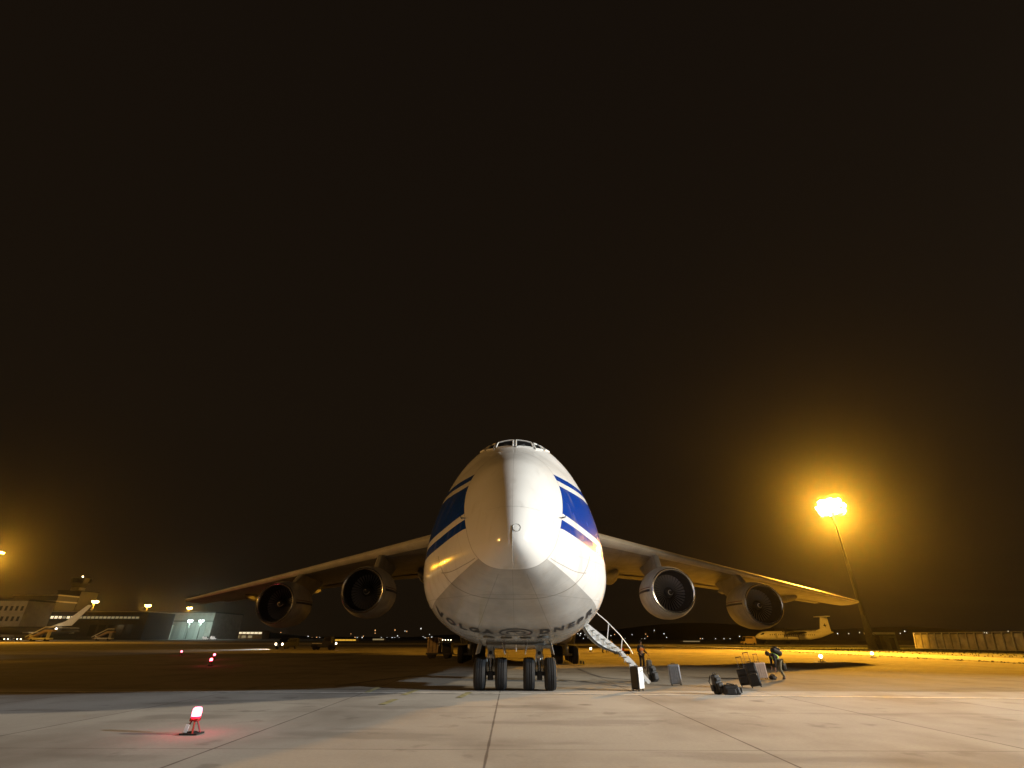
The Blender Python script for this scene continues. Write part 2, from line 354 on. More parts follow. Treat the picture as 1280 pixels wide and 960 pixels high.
M['hill'] = mat('dark_hills', (.02, .022, .015), .95, noise=.4, nscale=.02)

# ================================================================== SETTING
def sheet(name, pts, m, z, kind='structure', **kw):
    b = MB(); b.add([(x, y, z) for x, y in pts], [tuple(range(len(pts)))]); o = b.build(name, m, recalc=False)
    if o.data.polygons[0].normal.z < 0: o.data.flip_normals()
    return tag(o, kind=kind, **kw)
sheet('apron_ground', [(-1150, -120), (1150, -120), (1150, 1180), (-1150, 1180)], M['apron'], 0)
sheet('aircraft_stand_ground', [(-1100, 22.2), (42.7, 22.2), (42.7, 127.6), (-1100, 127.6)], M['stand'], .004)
sheet('asphalt_taxiway', [(-900, 128), (42, 128), (42, 152), (-900, 175)], M['asphalt'], .004)
sheet('asphalt_road', [(-160, 52), (-40, 66), (-40, 70.5), (-160, 59)], M['asphalt'], .009)
sheet('gravel_strip', [(42.6, 20), (45.4, 20), (46.4, 165), (44.2, 165)], M['gravel'], .006)
sheet('concrete_lane', [(45.4, 20), (55, 20), (56, 165), (46.4, 165)], M['lane'], .004)
sheet('grass_verge', [(55, 20), (400, 20), (400, 175), (56, 165)], M['grass'], .008)
sheet('far_grass', [(-120, 205), (500, 190), (1100, 200), (1100, 1000), (-200, 1000)], M['grass'], .006)
# painted lines
def stripe(name, p0, p1, w, m, z=.012):
    a = Vector(p0); b = Vector(p1); n_ = Vector((-(b - a).y, (b - a).x)).normalized() * w / 2
    return sheet(name, [a + n_, a - n_, b - n_, b + n_], m, z)
pl = [gp(0, 864.8), gp(640, 867), gp(1280, 873.5)]
stripe('white_line_marking', (-60, pl[0][1] + .3), (pl[1][0], pl[1][1]), .20, M['linewhite'])
stripe('white_line_marking', (pl[1][0], pl[1][1]), (60, pl[1][1] + (pl[2][1] - pl[1][1]) * 60 / pl[2][0]), .20, M['linewhite'])
for (a, b) in (((574, 872.5), (587, 865.5)), ((505, 869), (521, 862.5)), ((478, 881), (494, 874.5)), ((458, 866), (474, 859))):
    stripe('yellow_dash_marking', gp(*a), gp(*b), .22, M['lineyellow'], .013)
def track(name, pts, w, m, z=.011):
    b = MB(); P = []
    f = lambda t: t
    for i in range(len(pts) - 1):
        for k in range(8):
            t = k / 8; p0 = Vector(pts[max(i - 1, 0)]); p1 = Vector(pts[i]); p2 = Vector(pts[i + 1]); p3 = Vector(pts[min(i + 2, len(pts) - 1)])
            P.append(.5 * ((2 * p1) + (p2 - p0) * t + (2 * p0 - 5 * p1 + 4 * p2 - p3) * t * t + (3 * p1 - p0 - 3 * p2 + p3) * t ** 3))
    vs = []
    for i, p in enumerate(P):
        d = (P[min(i + 1, len(P) - 1)] - P[max(i - 1, 0)]).normalized(); n_ = Vector((-d.y, d.x)) * w / 2; vs += [(*(p + n_), z), (*(p - n_), z)]
    b.add(vs, [(2 * i, 2 * i + 1, 2 * i + 3, 2 * i + 2) for i in range(len(P) - 1)]); return tag(b.build(name, m, recalc=False), kind='structure')
M['skid'] = mat('tyre_mark', (.085, .075, .065), .85, noise=.4, nscale=1.2)
track('tyre_mark', [gp(722, 836), gp(745, 845), gp(775, 849), gp(830, 851)], .22, M['skid'], .0105)
track('tyre_mark', [gp(700, 850), gp(735, 853), gp(790, 860)], .25, M['skid'], .0108)
track('tyre_mark', [gp(420, 858), gp(500, 847), gp(575, 842)], .3, M['skid'], .0105)
# hills
b = MB(); N = 90
def ridge(u):
    return 9 + 9 * math.sin(u * 9 + 1) * math.sin(u * 4) + 5 * math.sin(u * 31) + (12 if u > .45 else 0) * math.sin((u - .45) * 5.5)
vs = []
for i in range(N + 1):
    u = i / N; x = -1100 + 2200 * u; h = max(3, ridge(u) + 2)
    vs += [(x, 1010, 0), (x, 1060, h), (x, 1140, h * .7), (x, 1170, 0)]
b.add(vs, [(4*i+k, 4*i+k+1, 4*i+k+5, 4*i+k+4) for i in range(N) for k in range(3)])
tag(b.build('hills', M['hill'], smooth=True), kind='structure')

# ================================================================== AIRCRAFT
AC = empty('cargo_aircraft', (.02, 14.2, 0), R(-1.0), 'huge white four engined cargo jet with blue stripes parked nose on to the camera', 'aircraft')
ss = [0, .12, .3, .7, 1, 1.8, 2.6, 3.8, 4.8, 5.4, 6.5, 7.3, 9, 12, 20, 45, 50, 56, 62, 66, 69]
q = [math.sqrt(v) for v in ss]
f_zt = pchip(q, [4.35, 4.86, 5.2, 5.75, 6.08, 6.85, 7.5, 8.15, 8.66, 8.98, 9.78, 10.05, 10.08, 10.05, 10.0, 9.9, 9.85, 9.7, 9.5, 9.3, 8.9])
f_zb = pchip(q, [4.35, 4.03, 3.85, 3.58, 3.45, 3.17, 2.9, 2.45, 2.09, 1.93, 1.75, 1.66, 1.52, 1.38, 1.25, 1.25, 1.9, 3.7, 6.0, 7.4, 8.3])
f_w = pchip(q, [0, .36, .58, .90, 1.10, 1.60, 2.08, 2.72, 3.22, 3.44, 3.62, 3.66, 3.66, 3.66, 3.66, 3.6, 3.35, 2.7, 1.8, 1.1, .4])
f_zw = pchip(q, [4.35, 4.34, 4.33, 4.31, 4.3, 4.26, 4.22, 4.16, 4.12, 4.1, 4.08, 4.07, 4.07, 4.07, 4.07, 4.1, 4.6, 6.0, 7.4, 8.3, 8.6])
PU, QU, PL, QL = 2.0, 1.8, 3.0, 2.15
def sec(s):
    r = math.sqrt(max(s, 0)); return f_w(r), f_zt(r), f_zb(r), f_zw(r)
def pt(s, th):
    w, zt, zb, zw = sec(s); c, n_ = math.cos(th), math.sin(th)
    if n_ >= 0: return (math.copysign(abs(c) ** (2 / PU), c) * w, s, zw + abs(n_) ** (2 / QU) * (zt - zw))
    return (math.copysign(abs(c) ** (2 / PL), c) * w, s, zw - abs(n_) ** (2 / QL) * (zw - zb))
def zTop(x, s):
    w, zt, zb, zw = sec(s); t = min(1, abs(x) / max(w, 1e-4)); return zw + (1 - t ** PU) ** (1 / QU) * (zt - zw)
def zBot(x, s):
    w, zt, zb, zw = sec(s); t = min(1, abs(x) / max(w, 1e-4)); return zw - (1 - t ** PL) ** (1 / QL) * (zw - zb)
def xSide(s, z):
    w, zt, zb, zw = sec(s)
    if z >= zw: return w * (1 - min(1, (z - zw) / (zt - zw)) ** QU) ** (1 / PU)
    return w * (1 - min(1, (zw - z) / (zw - zb)) ** QL) ** (1 / PL)
b = MB(); NA = 128
S_ = [0.0008] + [(i / 46) ** 2 * 9 for i in range(2, 47)] + [9.5 + i for i in range(0, 36)] + [45 + i * 1.5 for i in range(1, 17)]
vs = []
for s in S_:
    for k in range(NA): vs.append(pt(s, 2 * math.pi * (k + .0) / NA))
fs = [(i * NA + k, i * NA + (k + 1) % NA, (i + 1) * NA + (k + 1) % NA, (i + 1) * NA + k) for i in range(len(S_) - 1) for k in range(NA)]
fs += [tuple(range(NA)), tuple(range((len(S_) - 1) * NA, len(S_) * NA))[::-1]]
b.add(vs, fs)
fus = b.build('fuselage', M['livery'], AC, smooth=True, angle=80)
# sponsons for the main gear + belly keel
b = MB()
def blob(cx, s0, s1, zc, rx, rz, n=28, pw=.35):
    st = [s0 + (s1 - s0) * i / 24 for i in range(25)]; vs = []
    for s in st:
        t = (s - s0) / (s1 - s0); k = max(.02, (math.sin(math.pi * t)) ** pw)
        for j in range(n):
            a = 2 * math.pi * j / n; vs.append((cx + rx * k * math.copysign(abs(math.cos(a)) ** .7, math.cos(a)), s, zc + rz * k * math.copysign(abs(math.sin(a)) ** .7, math.sin(a))))
    b.add(vs, [(i * n + j, i * n + (j + 1) % n, (i + 1) * n + (j + 1) % n, (i + 1) * n + j) for i in range(24) for j in range(n)])
for sg in (-1, 1): blob(sg * 3.35, 23.5, 43, 2.5, 1.15, 1.15)
blob(0, 20, 44, 1.7, 2.6, .72)
b.build('gear_fairing', M['wing'], AC, smooth=True, angle=60)
# wing box fairing on top
# cockpit glazing: panes laid on the real skin
def skin_patch(corners, off, nu=8, nv=5):     # corners (x,s) order: bl, br, tr, tl
    def f(u, v):
        a = Vector(corners[0]).lerp(Vector(corners[1]), u); c = Vector(corners[3]).lerp(Vector(corners[2]), u); p = a.lerp(c, v)
        x, s = p; z = zTop(x, s); e_ = .02
        nx = -(zTop(x + e_, s) - zTop(x - e_, s)) / (2 * e_); ny = -(zTop(x, s + e_) - zTop(x, s - e_)) / (2 * e_)
        nn = Vector((nx, ny, 1)).normalized(); return tuple(Vector((x, s, z)) + nn * off)
    return f
def pane(corners, parent, m, off=.012):
    b = MB(); b.grid(skin_patch(corners, off), 10, 6); b.grid(skin_patch(corners, off - .03), 10, 6); return b.build('cockpit_window', m, parent, smooth=True, recalc=False)
def frame(pts, parent, w=.05):
    b = MB(); P3 = []
    n_ = len(pts)
    for i in range(n_):
        a = Vector(pts[i]); c = Vector(pts[(i + 1) % n_])
        for k in range(6):
            p = a.lerp(c, k / 6); P3.append(skin_patch([p, p, p, p], .02)(0, 0))
    P3.append(P3[0]); b.tube(P3, w, 6, cap=False); return b.build('window_frame', M['white'], parent, smooth=True)
for sg in (-1, 1):
    cs = [(sg * .07, 5.62), (sg * .80, 5.80), (sg * .74, 6.42), (sg * .07, 6.38)]
    pn = pane(cs, fus, M['glass']); frame(cs, fus, .026)
    cs = [(sg * .90, 5.80), (sg * 1.22, 6.05), (sg * 1.02, 6.62), (sg * .84, 6.45)]
    pane(cs, fus, M['glass']); frame(cs, fus, .03)
    cs = [(sg * 1.31, 6.18), (sg * 1.55, 6.75), (sg * 1.28, 7.05), (sg * 1.1, 6.72)]
    pane(cs, fus, M['glass']); frame(cs, fus, .03)
    b = MB(); wp = [(sg * .12, 5.60), (sg * .45, 5.9)]; b.tube([skin_patch([p] * 4, .05)(0, 0) for p in wp], .012, 5); b.build('wiper', M['darkmetal'], fus)
# radar cone details
b = MB()
def on_nose(x, z):      # skin point on the nose seen from the front
    lo, hi = 0.001, 9
    for _ in range(40):
        mid = (lo + hi) / 2
        if z <= f_zt(math.sqrt(mid)) and z >= f_zb(math.sqrt(mid)) and abs(x) <= xSide(mid, z): hi = mid
        else: lo = mid
    return hi
ring = []
for k in range(17):
    a = 2 * math.pi * k / 16; x, z = .13 + .11 * math.cos(a), 4.62 + .11 * math.sin(a); ring.append((x, on_nose(x, z) - .004, z))
b.tube(ring, .010, 5, cap=False); b.build('inspection_hatch', M['strut'], fus)
b = MB(); b.tube([(k * .075 + .05, on_nose(k * .075 + .05, 5.3) - .001, 5.3 + .012 * (k % 2)) for k in range(-11, 12)], .003, 5); b.build('panel_joint', M['strut'], fus)
b = MB()
for z in [3.62 + i * .045 for i in range(26)]:
    pass
b.tube([(0.0, on_nose(0, z) - .004, z) for z in [3.60 + i * .09 for i in range(13)]], .008, 5); b.build('lightning_strip', M['alu'], fus)
for sg, zz in ((-1, 5.32), (1, 5.35)):
    b = MB(); x = sg * 1.62; s0 = on_nose(x, zz); b.tube([(x, s0 + .02, zz), (x + sg * .10, s0 - .02, zz), (x + sg * .10, s0 - .28, zz)], [.03, .03, .012], 8); b.build('pitot_tube', M['steel'], fus)
# lettering on the belly: VOLGA (emblem) DNEPR
def project_text(body, size, fn, name, m, parent, sub=3):
    me = text_mesh(body, size, 0, .022 if body in ('VOLGA', 'DNEPR') else 0); bm = bmesh.new(); bm.from_mesh(me)
    bmesh.ops.triangulate(bm, faces=bm.faces)
    bmesh.ops.subdivide_edges(bm, edges=bm.edges, cuts=2)
    for v in bm.verts: v.co = Vector(fn(v.co.x, v.co.y))
    bm.to_mesh(me); bm.free(); me.name = name; me.materials.clear(); me.materials.append(m)
    o = bpy.data.objects.new(name, me); C.objects.link(o); o.parent = parent; return o
def belly_fn(u0, s0, ks):
    def f(u, v):        # u along the girth, v towards the tail
        uu = u0 + u; x = uu * .97 if abs(uu) < 2.2 else math.copysign(2.134 + (abs(uu) - 2.2) * .80, uu)
        x = max(-3.52, min(3.52, x)); s = s0 - v * ks; w = sec(s)[0]; x = max(-w * .985, min(w * .985, x))
        z = zBot(x, s); return (x, s - .004, z - .014)
    return f
project_text('VOLGA', .52, belly_fn(-1.92, 5.2, 1.25), 'belly_lettering', M['letter'], fus)
project_text('DNEPR', .52, belly_fn(2.0, 5.2, 1.25), 'belly_lettering', M['letter'], fus)
b = MB()
fe = belly_fn(.06, 5.2, 1)
def ell(rx, ry, t=64): return [fe(rx * math.cos(2 * math.pi * k / t), ry * math.sin(2 * math.pi * k / t)) for k in range(t + 1)]
for (r0x, r0y, r1x, r1y) in ((.62, .44, .55, .37),):
    A = ell(r0x, r0y); B = ell(r1x, r1y)
    b.add(A + B, [(i, i + 1, 65 + i + 1, 65 + i) for i in range(64)])
def lens(cx, a0, a1, r):
    pts = []
    for k in range(9):
        t = k / 8; pts.append((cx + r * math.cos(a0 + (a1 - a0) * t), r * .8 * math.sin(a0 + (a1 - a0) * t)))
    for k in range(8, -1, -1):
        t = k / 8; pts.append((cx + r * .7 * math.cos(a0 + (a1 - a0) * t), r * .52 * math.sin(a0 + (a1 - a0) * t)))
    b.add([fe(*p) for p in pts], [(i, i + 1, 16 - i, 17 - i) for i in range(8)])
lens(-.16, .4, 4.4, .22); lens(.16, -2.6, 1.5, .22); lens(0, 1.0, 2.6, .3)
b.build('belly_emblem', M['letter'], fus, recalc=False)
for sg in (-1, 1):
    def fs_(u, v, sg=sg):
        s = 12.0 + (u if sg > 0 else -u); z = 6.08 + v; return (sg * (xSide(s, z) + .010), s, z)
    project_text('VOLGA-DNEPR', 1.25, fs_, 'side_lettering', M['letterw'], fus)
# ---- wings
def leS(X): return 43.2 - (37.0 - X) * .66
def teS(X): return (36.4 + (X - 3.0) * .17) if X < 14 else 38.27 + (X - 14) * .405
def wz(X): return 5.25 + (37.0 - X) * .101
def wsec(X, n=14):
    l, t = leS(X), teS(X); c = t - l; th = .108 - .02 * (X / 37.0); inc = R(3.2 - 3.0 * X / 37.0)
    if X > 36.2: l += .25 * (X - 36.2) / .45 * c; c = t - l; th *= .6
    out = []
    up = [(.5 * (1 - math.cos(math.pi * i / n))) for i in range(n + 1)]
    yt = lambda x: 5 * th * (.2969 * math.sqrt(x) - .126 * x - .3516 * x * x + .2843 * x ** 3 - .1036 * x ** 4)
    P = [(x, yt(x) * 1.15) for x in reversed(up)] + [(x, -yt(x) * .85) for x in up[1:-1]]
    for x, z in P:
        dx = x * c; dz = z * c
        out.append((X, l + dx * math.cos(inc) + dz * math.sin(inc), wz(X) - dx * math.sin(inc) + dz * math.cos(inc)))
    return out
XS = [2.2, 3.6, 6, 8.5, 11, 14, 17, 20, 23, 26, 29, 32, 34.5, 36.2, 37.0]
for sg in (-1, 1):
    b = MB(); secs = [wsec(X) for X in XS]; n_ = len(secs[0])
    b.add([(sg * p[0], p[1], p[2]) for s in secs for p in s], [(i * n_ + k, i * n_ + (k + 1) % n_, (i + 1) * n_ + (k + 1) % n_, (i + 1) * n_ + k) for i in range(len(secs) - 1) for k in range(n_)] + [tuple((len(secs) - 1) * n_ + k for k in range(n_))])
    wg = b.build('wing', M['wing'], AC, smooth=True, angle=50)
    # polished slat nose
    b = MB(); ns = 7; vs = []
    XL = [x for x in XS if 3 < x < 36.4]
    for X in XL:
        s = wsec(X, 14); L = 14
        idx = [L - 2, L - 1, L, L + 1, L + 2]; l0 = s[L]
        for i in idx:
            p = s[i]; d = Vector((0, p[1] - (l0[1] + .45), p[2] - l0[2])); d = d.normalized() * .02 if d.length else d
            vs.append((sg * p[0], p[1] + d.y, p[2] + d.z))
    b.add(vs, [(i * 5 + k, i * 5 + k + 1, (i + 1) * 5 + k + 1, (i + 1) * 5 + k) for i in range(len(XL) - 1) for k in range(4)])
    b.build('leading_edge_slat', M['slat'], wg, smooth=True)
    # flap track fairings
    for X in (6.2, 8.9, 13.2, 16.2, 21.4, 25.0, 28.6):
        b = MB(); t = teS(X); z0 = wz(X) - (t - leS(X)) * math.sin(R(3.2 - 3 * X / 37.0)); k = 1.25 if X < 15 else .8
        prof = [(0.02, -4.6 * k), (.2, -4.0 * k), (.36 * k, -2.8 * k), (.42 * k, -1.2 * k), (.3 * k, .5 * k), (.03, 1.7 * k)]
        b.lathe(prof, 'Y', (sg * X, t - .2, z0 - .42 * k), 12, (.7, 1.3)); b.build('flap_fairing', M['nacelle' if 0 else 'wing'], wg, smooth=True)
    # aileron / flap trailing pieces
    for (xa, xb, ch, dz) in ((4.2, 13.6, 1.5, .10), (14.4, 25.2, 1.1, .10), (26.2, 33.8, .9, .05)):
        b = MB()
        for i in range(9):
            X = xa + (xb - xa) * i / 8
        def ff(u, v, xa=xa, xb=xb, ch=ch, dz=dz):
            X = xa + (xb - xa) * u; t = teS(X); z0 = wz(X) - (t - leS(X)) * math.sin(R(3.2 - 3 * X / 37.0)); return (sg * X, t - .5 + (ch + .2) * v, z0 + .02 - dz * v * 2 - .02)
        b.grid(ff, 8, 2); g0 = ff
        b.grid(lambda u, v: (lambda p: (p[0], p[1], p[2] - .12 * (1 - v) - .02))(g0(u, v)), 8, 2); b.build('flap', M['wing'], wg)
    b = MB(); tip = wsec(37.0); b.ball((sg * 36.72, tip[14][1] + .35, tip[14][2]), (.09, .2, .07), 8)
    b.build('navigation_light', M['whitelamp'], wg)
# ---- engines
def engine(sg, X, y0, z0):
    e_ = empty('engine', (sg * X, y0, z0), 0, parent=AC)
    b = MB(); out = [(1.30, .22), (1.36, .06), (1.43, 0), (1.50, .06), (1.60, .4), (1.72, 1.1), (1.76, 1.9), (1.72, 2.8), (1.58, 3.7), (1.50, 3.9), (1.44, 3.9), (1.40, 3.6), (1.25, 2.2)]
    b.lathe(out[3:], 'Y', n=64); nac = b.build('nacelle', M['nacelle'], e_, smooth=True, angle=60)
    b = MB(); b.lathe([(1.31, .24), (1.325, .10), (1.37, .02), (1.43, -.005), (1.48, .03), (1.515, .12), (1.555, .28)], 'Y', n=64); b.build('intake_lip', M['alu'], e_, smooth=True)
    b = MB(); b.lathe([(1.31, .24), (1.24, .6), (1.20, 1.0), (1.20, 2.0), (.5, 2.1), (.02, 2.1)], 'Y', n=48); b.build('intake_duct', M['nacin'], e_, smooth=True, recalc=False)
    b = MB(); b.lathe([(1.0, 3.3), (1.08, 4.2), (.95, 5.2), (.68, 6.0), (.6, 6.0), (.35, 6.0), (.05, 6.8)], 'Y', n=32); b.build('core_cowl', M['darkmetal'], e_, smooth=True)
    b = MB(); NBd = 33
    for k in range(NBd):
        a = 2 * math.pi * k / NBd; vs = []
        for i in range(6):
            r = .34 + (1.17 - .34) * i / 5; tw = R(20 + 42 * i / 5); ch = .085 + .015 * i / 5
            for sd in (-1, 1):
                da = sd * ch * math.sin(tw) / r * .9 ; dy = sd * ch * math.cos(tw) * .9
                vs.append((r * math.cos(a + da + .1 * i / 5), 1.35 + dy, r * math.sin(a + da + .1 * i / 5)))
        b.add(vs, [(2 * i, 2 * i + 1, 2 * i + 3, 2 * i + 2) for i in range(5)])
    b.build('fan', M['blade'], e_, smooth=True, recalc=False)
    b = MB(); b.lathe([(.01, .80), (.12, .86), (.24, 1.02), (.33, 1.25), (.36, 1.5)], 'Y', n=28); sp = b.build('spinner', M['spinner'], e_, smooth=True)
    b = MB(); A = []; B = []
    for k in range(30):
        t = k / 29; a = t * 5.2 + 1; r = .05 + .17 * t
        f = lambda r: .80 + (r / .33) ** 1.8 * .42 - .02
        A.append((r * math.cos(a), f(r), r * math.sin(a))); B.append(((r + .045) * math.cos(a), f(r + .045), (r + .045) * math.sin(a)))
    b.add(A + B, [(i, i + 1, 30 + i + 1, 30 + i) for i in range(29)]); b.build('spinner_spiral', M['letterw'], e_, recalc=False)
    # pylon: from cowl crown up and back to the wing
    wy = leS(X) - y0; wzz = wz(X) - z0
    b = MB(); poly = [(1.9, 1.55), (2.9, 1.85), (wy - .1, wzz - .28), (wy + .9, wzz - .1), (wy + 5.5, wzz - .5), (wy + 4.2, wzz - 1.1), (wy + 2.6, wzz - 2.0), (5.6, .75), (3.8, 1.0)]
    b.prism(poly, .46, 'YZ'); b.build('pylon', M['wing'], e_, bevel=.12)
    return e_
for sg in (-1, 1):
    engine(sg, 10.85, 22.3, 4.75); engine(sg, 19.3, 27.6, 4.22)
# ---- tail
def surf_grid(name, secs, parent):
    b = MB(); n_ = len(secs[0]); b.add([p for s in secs for p in s], [(i * n_ + k, i * n_ + (k + 1) % n_, (i + 1) * n_ + (k + 1) % n_, (i + 1) * n_ + k) for i in range(len(secs) - 1) for k in range(n_)] + [tuple(range(n_)), tuple(range((len(secs) - 1) * n_, len(secs) * n_))])
    return b.build(name, M['wing'], parent, smooth=True, angle=50)
def foil(n=10, th=.1):
    yt = lambda x: 5 * th * (.2969 * math.sqrt(x) - .126 * x - .3516 * x * x + .2843 * x ** 3 - .1036 * x ** 4)
    up = [i / n for i in range(n + 1)]; return [(x, yt(x)) for x in reversed(up)] + [(x, -yt(x)) for x in up[1:-1]]
surf_grid('tail_fin', [[(z * c, l + x * c, h) for x, z in foil()] for l, c, h in ((54, 13, 9.0), (58, 10, 12), (66, 6.2, 20.8))], AC)
for sg in (-1, 1):
    surf_grid('tailplane', [[(sg * X, l + x * c, zz + z * c) for x, z in foil()] for X, l, c, zz in ((.8, 60, 7.5, 9.2), (14, 69.5, 2.8, 9.8))], AC)
# ---- landing gear
def tyre(mb, c, r, w, rimr):
    prof = [(rimr, -w * .36), (rimr + .03, -w * .47), (r * .8, -w * .5), (r * .93, -w * .45), (r * .985, -w * .3)]
    for g in (-.2, 0, .2):
        prof += [(r, w * (g - .05)), (r - .012, w * (g - .035)), (r - .012, w * (g + .035)), (r, w * (g + .05))]
    prof += [(r * .985, w * .3), (r * .93, w * .45), (r * .8, w * .5), (rimr + .03, w * .47), (rimr, w * .36)]
    mb.lathe(prof, 'X', c, 40)
def wheel(parent, c, r, w, rimr, name='wheel'):
    b = MB(); tyre(b, c, r, w, rimr); b.cur = 1
    b.lathe([(rimr, -w * .36), (rimr * .9, -w * .2), (rimr * .5, -w * .12), (rimr * .3, -w * .3), (.02, -w * .3)], 'X', c, 24)
    b.lathe([(rimr, w * .36), (rimr * .9, w * .2), (rimr * .5, w * .12), (rimr * .3, w * .3), (.02, w * .3)], 'X', c, 24)
    return b.build(name, [M['rubber'], M['strut']], parent, smooth=True, angle=35)
NGY = 7.98
for sg in (-1, 1):
    g = empty('nose_gear', (sg * .965, NGY, 0), 0, parent=AC)
    for k in (-1, 1): wheel(g, (k * .42, 0, .565), .565, .45, .26)
    b = MB(); b.tube([(0, 0, .62), (0, .02, 1.12)], .085, 16); b.build('shock_strut', M['steel'], g, smooth=True)
    b = MB(); b.tube([(0, .02, 1.10), (0, .03, 1.22)], .15, 16); b.tube([(0, .03, 1.2), (0, .05, 1.75)], [.12, .13], 16); b.tube([(-.02, .03, 1.52), (sg * .02 + .45 * 1, .03, 1.52)], .085, 12); b.tube([(-.14, .03, 1.52), (.16, .03, 1.52)], .15, 12); b.build('strut_housing', M['strut'], g, smooth=True)
    b = MB(); b.tube([(-.5, 0, .565), (.5, 0, .565)], .07, 12); b.box((0, 0, .5), (.2, .3, .3)); b.build('axle', M['darkmetal'], g, bevel=.02)
    b = MB()
    for k in (-1, 1): b.tube([(k * .17, .1, .62), (k * .15, .36, .88), (k * .1, .1, 1.14)], .035, 8)
    b.tube([(.12, -.05, .65), (.14, -.1, 1.0), (.05, -.12, 1.45)], .018, 6); b.tube([(-.12, -.05, .65), (-.15, -.1, 1.05), (-.05, -.12, 1.5)], .018, 6); b.build('torque_link', M['strut'], g)
    b = MB(); b.tube([(.10, -.16, 1.5), (.16, -.17, 1.15), (.11, -.14, .95), (.14, -.12, .72)], .012, 5); b.build('hydraulic_hose', M['rubber'], g)
    b = MB(); b.ball((0, -.2, 1.28), (.07, .05, .07), 10); b.build('taxi_light', M['darkglass'], g)
    b = MB(); b.tube([(0, .1, 1.5), (0, 2.4, 1.75)], .06, 10); b.tube([(0, -.1, 1.55), (-sg * .55, .25, 1.68)], .045, 8); b.build('drag_brace', M['strut'], g)
    for k in (-1, 1):
        b = MB(); b.box((k * .52, .5, 1.43), (.025, 2.1, .42), Matrix.Rotation(R(k * -14), 3, 'Y')); b.build('gear_door', M['wing'], g, bevel=.01)
b = MB()
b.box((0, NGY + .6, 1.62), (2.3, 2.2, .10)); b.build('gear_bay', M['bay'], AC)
b = MB()
for x in (-1.0, -.35, .35, 1.0):
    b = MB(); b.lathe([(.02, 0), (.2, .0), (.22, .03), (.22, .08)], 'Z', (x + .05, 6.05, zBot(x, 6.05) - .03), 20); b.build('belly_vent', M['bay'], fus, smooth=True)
b = MB(); b.tube([(.05, 7.5, 1.62), (.05, 7.55, 1.33)], .014, 6); b.build('antenna', M['whitebright'], fus)
for sg in (-1, 1):
    for k in range(5):
        g = empty('main_gear', (sg * 3.95, 30.3 + k * 1.75, 0), 0, parent=AC)
        for j in (-1, 1): wheel(g, (j * .62, 0, .64), .64, .5, .3)
        b = MB(); b.tube([(0, 0, .64), (-sg * .15, .02, 2.2)], .16, 12); b.tube([(-.7, 0, .64), (.7, 0, .64)], .08, 10); b.tube([(0, .0, .8), (-sg * .5, .5, 1.7)], .06, 8); b.tube([(0, -.1, 1.5), (-sg * .9, -.1, 1.7)], .07, 8)
        b.build('shock_strut', M['strut'], g, smooth=True)
        b = MB(); b.box((sg * .62, 0, 1.75), (.04, 1.5, .75), Matrix.Rotation(R(sg * 12), 3, 'Y')); b.build('gear_door', M['wing'], g)
# ---- crew boarding stairs folded out of the fuselage side
ST = empty('boarding_stairs', (0, 0, 0), 0, parent=AC)
def sp(t):  # centreline, curved door shell then straight ladder
    P = [(3.02, 2.82), (3.45, 2.36), (3.95, 1.98), (4.45, 1.62), (4.9, 1.28), (5.35, .82), (5.75, .36), (6.02, .03)]
    k = t * (len(P) - 1); i = min(int(k), len(P) - 2); f = k - i
    return (P[i][0] * (1 - f) + P[i + 1][0] * f, P[i][1] * (1 - f) + P[i + 1][1] * f)
ys = 11.9
b = MB()   # door shell
sh = [sp(i / 20) for i in range(12)]
def dsh(u, v):
    x, z = sp(u * .62); bow = math.sin(math.pi * min(1, u)) * .40; return (x - bow * .62, ys - .42 + .84 * v, z - bow * .75 - .05)
b.grid(dsh, 14, 4); b.grid(lambda u, v: (lambda p: (p[0] + .04, p[1], p[2] + .05))(dsh(u, v)), 14, 4)
b.grid(lambda u, w: (lambda p: (p[0] + w * (.04 + .35 * .6 * math.sin(math.pi * u)), p[1], p[2] + w * (.05 + .35 * .8 * math.sin(math.pi * u))))(dsh(u, 1)), 14, 1)
b.build('door_shell', M['whitebright'], ST)
b = MB()
for v in (-.44, .44):
    b = MB()
    pts = [(*sp(t / 14),) for t in range(15)]
    for i in range(14):
        a, c = pts[i], pts[i + 1]; d = Vector((c[0] - a[0], 0, c[1] - a[1])); L = d.length; an = math.atan2(-d.z, d.x)
        b.box(((a[0] + c[0]) / 2, ys + v, (a[1] + c[1]) / 2), (L + .01, .04, .15 if (v > 0 or i > 8) else .05), Matrix.Rotation(an, 3, 'Y'))
    b.build('stringer', M['whitebright'], ST)
for i in range(1, 14):
    x, z = sp(i / 14); b = MB(); b.box((x, ys, z - .03), (.22, .82, .035)); b.box((x + .02, ys + .395, z - .14), (.035, .02, .24)); b.build('step', M['strut'], ST)
b = MB(); yr = ys + .46
rail = [(3.55, yr, 3.15), (3.62, yr, 3.2), (3.75, yr, 3.12), (4.45, yr, 2.55), (5.05, yr, 1.95), (5.45, yr, 1.42), (5.58, yr, 1.15)]
b.tube(rail, .022, 8)
for (xa, za, xb, zb_) in ((3.62, 3.2, 3.5, 2.35), (4.55, 2.46, 4.42, 1.75), (5.15, 1.82, 5.02, 1.2)): b.tube([(xa, yr, za), (xb, yr, zb_)], .018, 6)
b.tube([(3.30, yr, 2.4), (3.30, yr, 3.42), (3.72, yr, 3.12)], .018, 6); b.tube([(3.42, yr - .1, 2.4), (3.42, yr - .1, 3.42)], .018, 6)
b.build('handrail', M['whitebright'], ST)

